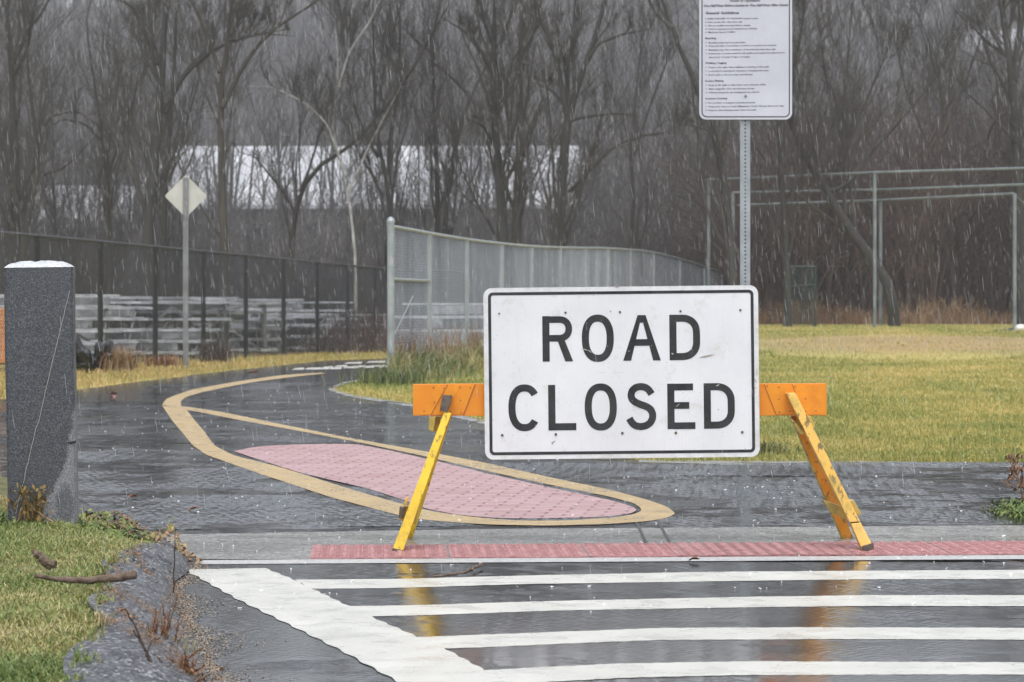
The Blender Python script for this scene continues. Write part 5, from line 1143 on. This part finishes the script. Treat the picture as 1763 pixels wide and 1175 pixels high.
brush("dry_weeds", "rusty dry weeds growing behind the bleachers", 2500, -200, 760, 56, 66, .4, 1.3, MAT['brush'], 34, .008, 3)
# tall grass at the foot of the galvanised fence
r = np.random.default_rng(41); n = 5200; s = r.random(n) ** 1.25; gx_ = np.interp(s, np.linspace(0, 1, 5), [-1.45, -1.09, -.66, -.16, .35]); gy_ = np.interp(s, np.linspace(0, 1, 5), [34.2, 38, 41.8, 45.9, 50.2])
x = gx_ + np.abs(r.normal(.15, .28, n)) + r.normal(0, .06, n) + .02; y = gy_ - r.uniform(0, .9, n) - .2
cl = .5 + .5 * np.sin(x * 9 + 2 * np.sin(y * 2.1)); h = r.uniform(.10, .42, n) * (.4 + .8 * cl) * np.interp(x - gx_, [0, .8], [1.15, .6])
o = big_obj("tall_grass", blades_vf(x, y, T(x, y), h, r.uniform(.008, .018, n), r.uniform(.2, 1.1, n), 12), MAT['weedgreen']); tag(o, "rank green and straw tall grass at the foot of the galvanised fence", "grass", kind="stuff")
n = 500; x = r.uniform(-1.4, .2, n); y = 34.3 + (x + 1.45) * 7 + r.uniform(-.5, .2, n)
o = big_obj("seed_stalks", blades_vf(x, y, T(x, y), r.uniform(.4, .75, n), r.uniform(.006, .012, n), r.uniform(.05, .4, n), 13), MAT['drygrass']); tag(o, "tall straw coloured seed stalks standing by the galvanised fence", "grass", kind="stuff")
def clump(px, py, label, n, h, w, mat, seed, name="grass_clump"):
    r = np.random.default_rng(seed); a, b, z = PT(px, py); x = r.normal(0, w, n); y = r.normal(0, w * .7, n)
    o = big_obj(name, blades_vf(x, y, 0 * x, r.uniform(.5, 1, n) * h, np.full(n, .012), r.uniform(.1, .8, n), seed), mat); o.location = (a, b, z); tag(o, label, "plant"); return o
clump(205, 643, "rounded tuft of tan dry grass at the black fence right of the granite post", 420, .42, .11, MAT['drygrass'], 61)
clump(283, 636, "rust red weed clump at the black fence just left of the diamond sign post", 300, .26, .13, MAT['leaf'], 62, "weed_clump")
clump(368, 628, "dark scraggly weed clump at the black fence right of the diamond sign post", 140, .5, .12, MAT['brush'], 63, "weed_clump")
clump(665, 664, "deep green weed clump at the foot of the galvanised end post", 380, .28, .22, MAT['weedgreen'], 64, "weed_clump")
clump(1318, 786, "dull green weed tuft at the field edge beside the sign's lower corner", 200, .13, .07, MAT['weedgreen'], 65, "weed_clump")

# ------------------------------------------------------------------ sticks, stems, leaves near the camera
MAT['stick'] = bark("stick_bark", (.07, .045, .03), (.22, .16, .12), (30, 30, 30))
MAT['stem'] = bark("dead_stem", (.02, .014, .012), (.07, .045, .035), (40, 40, 40))
MAT['stemred'] = bark("red_brown_stem", (.12, .05, .02), (.30, .14, .06), (40, 40, 40))
def wiggle(pts, n, amp, seed): q = smooth_line(pts, n, 1); q[1:-1] += np.random.default_rng(seed).normal(0, amp, (n - 2, 3)); return q
# log on the bank
d = P(235, 1003, .15)[1]
q = [PD(60, 992, d), PD(90, 996, d), PD(150, 1000, d), PD(190, 998, d), PD(232, 990, d - .05)]
q = wiggle(q, 16, .0025, 3); q[:, 2] = np.maximum(q[:, 2], .142)
vf = merge([tube(q, np.interp(np.linspace(0, 1, 16), [0, .2, .9, 1], [.008, .010, .0165, .017]) + np.random.default_rng(2).normal(0, .001, 16), 10), tube([q[12] + (0, 0, 0), q[12] + (.004, -.006, .026)], [.010, .006], 7)])
o = obj_vf("fallen_branch", vf, MAT['stick'], smooth=True); tag(o, "thick brown fallen branch lying across the grass onto the asphalt kerb", "branch")
d = P(80, 985, .135)[1]
q = wiggle([PD(58, 948, d), PD(72, 962, d), PD(88, 978, d)], 7, .003, 5); vf = merge([tube(q, [.008, .014, .016, .018, .018, .016, .012], 8), tube([q[4], q[4] + (.035, -.01, -.006)], [.012, .016], 6)])
o = obj_vf("bark_chunk", vf, MAT['stick']); tag(o, "short broken piece of peeling wood upright in the grass", "wood")
q = wiggle([P(735, 994, .016), P(765, 990, .02), P(795, 987, .03), P(812, 979, .035), P(830, 972, .03)], 16, .003, 7)
vf = merge([tube(q, np.interp(np.linspace(0, 1, 16), [0, 1], [.003, .008]), 7), tube(wiggle([q[9], q[9] + (-.04, -.10, -.005), q[9] + (-.16, -.14, -.012)], 8, .002, 8), .004, 5)])
o = obj_vf("twig", vf, MAT['stick']); tag(o, "thin forked twig lying on the wet road below the left barricade leg", "twig")
def stem_plant(name, label, chains, mat, leaves=None, lmat=None, base=None):
    b = np.array(base); o = empty(name, base); tag(o, label, "plant"); parts = []
    for k, (pts, r0, r1) in enumerate(chains):
        q = wiggle(pts, 14, .0018, 90 + k); parts.append(tube(q - b, np.linspace(r0, r1, 14), 6))
    obj_vf("stem", merge(parts), mat, o)
    if leaves is not None: big_obj("leaves", (leaves[0] - b, leaves[1]), lmat or MAT['leaf'], o)
    return o
D1 = P(298, 1030)[1]
stem_plant("dried_plant", "single thin upright dead stem at the kerb end beside the crosswalk corner", [([PD(298, 1030, D1), PD(300, 970, D1), PD(303, 936, D1)], .0035, .002), ([PD(300, 955, D1), PD(301, 925, D1), PD(301, 908, D1)], .002, .0012)], MAT['stem'], base=P(298, 1030))
D2 = 9.9
stem_plant("dried_plant", "leaning black forked stem on the kerb left of the small tuft", [([PD(262, 1150, 8.5), PD(245, 1110, 8.52), PD(232, 1075, 8.55), PD(215, 1048, 8.55)], .006, .0022), ([PD(245, 1110, 8.52), PD(231, 1090, 8.55), PD(229, 1085, 8.55)], .003, .002), ([PD(252, 1132, 8.5), PD(262, 1100, 8.5), PD(290, 1100, 8.5)], .002, .001)], MAT['stem'], base=PD(262, 1150, 8.5))
ch_ = []; r = np.random.default_rng(71)
for k in range(26):
    bx = r.uniform(258, 300); by_ = r.uniform(1100, 1125); hx = r.normal(6, 14); hy = r.uniform(30, 75)
    ch_.append(([PD(bx, by_, 9.15), PD(bx + hx * .4, by_ - hy * .5, 9.15 + r.normal(0, .03)), PD(bx + hx, by_ - hy, 9.15 + r.normal(0, .05))], .0028, .0011))
n = 260; x = PD(278, 0, 9.15)[0] + r.normal(0, .04, n); y = 9.15 + r.normal(0, .05, n)
lv = blades_vf(x, y, np.full(n, .05), r.uniform(.02, .06, n), np.full(n, .003), r.uniform(.3, 1.0, n), 72)
stem_plant("weed_tuft", "rust coloured weed tuft with a green base growing on the asphalt kerb", ch_, MAT['stemred'], lv, MAT['nearblades'], base=PD(278, 1120, 9.15))
ch_ = []
for k in range(22):
    bx = r.uniform(300, 335); by_ = r.uniform(1165, 1182); hx = r.normal(0, 30); hy = r.uniform(20, 60)
    ch_.append(([PD(bx, by_, 8.62), PD(bx + hx * .4, by_ - hy * .6, 8.62), PD(bx + hx, by_ - hy, 8.62 + r.normal(0, .05))], .003, .0012))
ch_ += [([PD(315, 1185, 8.62), PD(312, 1150, 8.62), PD(313, 1128, 8.62)], .008, .005), ([PD(316, 1136, 8.62), PD(335, 1125, 8.6), PD(350, 1113, 8.58)], .0035, .0015), ([PD(300, 1155, 8.62), PD(340, 1152, 8.6), PD(350, 1150, 8.58)], .003, .001), ([PD(330, 1178, 8.58), PD(350, 1168, 8.55), PD(362, 1160, 8.5)], .004, .0015), ([PD(360, 1180, 8.5), PD(380, 1160, 8.5), PD(393, 1140, 8.45)], .0015, .0007)]
n = 150; x = PD(318, 0, 8.62)[0] + r.normal(0, .05, n); y = 8.62 + r.normal(0, .06, n); lv = leaves_vf(x, y, r.uniform(.02, .07, n), r.uniform(.004, .009, n), 73)
stem_plant("weed_tuft", "rusty twiggy weed with a broken stub at the bottom edge by the gutter", ch_, MAT['stemred'], lv, base=PD(315, 1180, 8.62))
# withered plant drooping at the foot of the granite post
d = df - .06; n = 170; x = PD(45, 0, d)[0] + r.normal(0, .045, n) + .02; zz = r.uniform(.13, .29, n); lv = leaves_vf(x, d + r.normal(0, .03, n), zz, r.uniform(.005, .012, n), 74, 1.4)
stem_plant("withered_plant", "withered brown plant with an arching stem at the foot of the granite post", [([PD(30, 900, d), PD(36, 872, d), PD(48, 862, d), PD(60, 880, d), PD(90, 898, d - .05), PD(108, 915, d - .1)], .004, .003), ([PD(40, 905, d), PD(44, 880, d), PD(40, 866, d)], .004, .002), ([PD(-5, 890, d), PD(5, 850, d), PD(12, 880, d)], .003, .002)], bark("straw_stem", (.25, .14, .06), (.42, .26, .13), (30, 30, 30)), lv, varied("withered_leaves", [(0, (.10, .06, .02)), (.5, (.22, .15, .04)), (1, (.34, .26, .08))]), base=PD(40, 905, d))
# right hand dead plant and weeds at the apron corner
d = P(1755, 890)[1]; ch_ = [([PD(1768, 900, d), PD(1762, 860, d), PD(1752, 820, d), PD(1738, 795, d)], .006, .002), ([PD(1757, 835, d), PD(1765, 815, d), PD(1768, 800, d)], .003, .001), ([PD(1755, 830, d), PD(1745, 826, d), PD(1740, 822, d)], .002, .001), ([PD(1750, 812, d), PD(1757, 797, d)], .002, .001)]
n = 130; t_ = r.random(n); x = PD(1752, 0, d)[0] + r.normal(0, .03, n) - .02 + .03 * (1 - t_); lv = leaves_vf(x, d + r.normal(0, .03, n), .12 + t_ * .2, r.uniform(.005, .013, n), 75, 1.2)
stem_plant("dead_weed", "dead brown weed with curled leaves at the right edge", ch_, MAT['stemred'], lv, base=PD(1765, 895, d))
n = 900; x = P(1765, 888)[0] + r.normal(0, .09, n); y = 14.75 + r.normal(0, .16, n); k = x > 2.38; x, y = x[k], y[k]; n = len(x)
o = big_obj("corner_weeds", merge([leaves_vf(x, y, .015 + r.uniform(.0, .05, n) * np.interp(x, [2.38, 2.6], [.5, 1.3]), r.uniform(.006, .014, n), 76, .7), blades_vf(x, y, 0 * x + .01, r.uniform(.02, .06, n), np.full(n, .003), r.uniform(.2, 1, n), 77)]), MAT['leafgreen'])
tag(o, "low green weeds spreading over the paving at the right edge", "weeds", kind="stuff")
# single fallen leaves on the wet path
lf = [(228, 857, "orange leaf on the wet path right of the granite post", (.5, .16, .05)), (333, 878, "brown leaf on the wet path above the concrete apron", (.30, .10, .05)), (195, 682, "pale pinkish leaf on the path near the verge", (.6, .38, .34)), (436, 643, "pale leaf on the path below the diamond sign", (.6, .38, .34)), (1195, 966, "brown leaf at the flush kerb near the plate joint", (.25, .14, .06))]
for k, (px, py, lb, c) in enumerate(lf):
    x, y, z = P(px, py, .02); s = .03 if py > 700 else .07
    vf = leaves_vf(np.zeros(3), np.zeros(3), np.array([0, .004, .002]), np.array([s, s * .8, s * .7]), k, .25); o = big_obj("fallen_leaf", vf, simple("leaf_%d" % k, c, tuple(v * .7 for v in c), 20, .4)); o.location = (x, y, .024); tag(o, lb, "leaf", "single fallen leaves on the wet paving")

# ------------------------------------------------------------------ falling sleet
r = np.random.default_rng(88); n = 8000; d = 10 + 50 * r.random(n) ** .8; px = r.uniform(-60, 1820, n); py = r.uniform(-40, 1200, n)
x = (px - CX) / F * d; z = H - (py - YH) / F * d; k = z > .05; x, d, z = x[k], d[k], z[k]; n = len(x); ll = r.uniform(.02, .11, n) * np.interp(d, [10, 60], [.8, 1.9]); sl_ = r.normal(.12, .05, n)
Pc = np.zeros((n, 4, 3)); t4 = np.array([0, .3, .7, 1]); Pc[:, :, 0] = x[:, None] + (sl_ * ll)[:, None] * t4; Pc[:, :, 1] = d[:, None]; Pc[:, :, 2] = z[:, None] - ll[:, None] * t4
Rc = (np.interp(d, [10, 60], [.00025, .0011]) * r.uniform(.7, 1.3, n))[:, None] * np.array([.2, 1, 1, .3])
sm2 = M("sleet_ice", .25, (.86, .88, .92), spec=.5)
o = big_obj("falling_sleet", tubes_vf(Pc, Rc, 4), sm2.m); tag(o, "fine wet sleet falling through the whole scene", "sleet", kind="stuff")
# splash beads standing on the wet paving
n = 700; d = 10.5 + 22 * r.random(n) ** 1.0; px = r.uniform(150, 1800, n); x = (px - CX) / F * d
k = (x > np.interp(d, [8, 12.4, 15.7, 20, 40], [-1.0, -1.3, -2.3, -3.4, -4.0])) & (x < np.where(d > 18.8, np.interp(d, XR[:, 0], XR[:, 1]), 9)); x, d = x[k], d[k]; n = len(x)
Pc = np.zeros((n, 3, 3)); hh = r.uniform(.002, .008, n); Pc[:, :, 0] = x[:, None] + r.normal(0, .004, (n, 3)); Pc[:, :, 1] = d[:, None]; Pc[:, :, 2] = .014 + hh[:, None] * np.array([0, .5, 1]); Rc = r.uniform(.0012, .003, n)[:, None] * np.array([1.3, .8, .5])
o = big_obj("rain_splashes", tubes_vf(Pc, Rc, 4), sm2.m); tag(o, "tiny splashes where drops hit the wet paving", "splashes", kind="stuff")

# ------------------------------------------------------------------ haze
hz = M("haze_air"); hz.t.nodes.remove(hz.b); pv = hz.n("VolumePrincipled"); pv.inputs["Color"].default_value = (.86, .88, .92, 1); pv.inputs["Density"].default_value = .0008; pv.inputs["Anisotropy"].default_value = .2
hz.l(pv.outputs[0], hz.t.nodes["Material Output"].inputs["Volume"])
o = obj_vf("haze", box_vf(-340, 340, -30, 780, -12, 56), hz.m); tag(o, kind="stuff"); o["label"] = "pale wet haze in the air"; o["category"] = "haze"
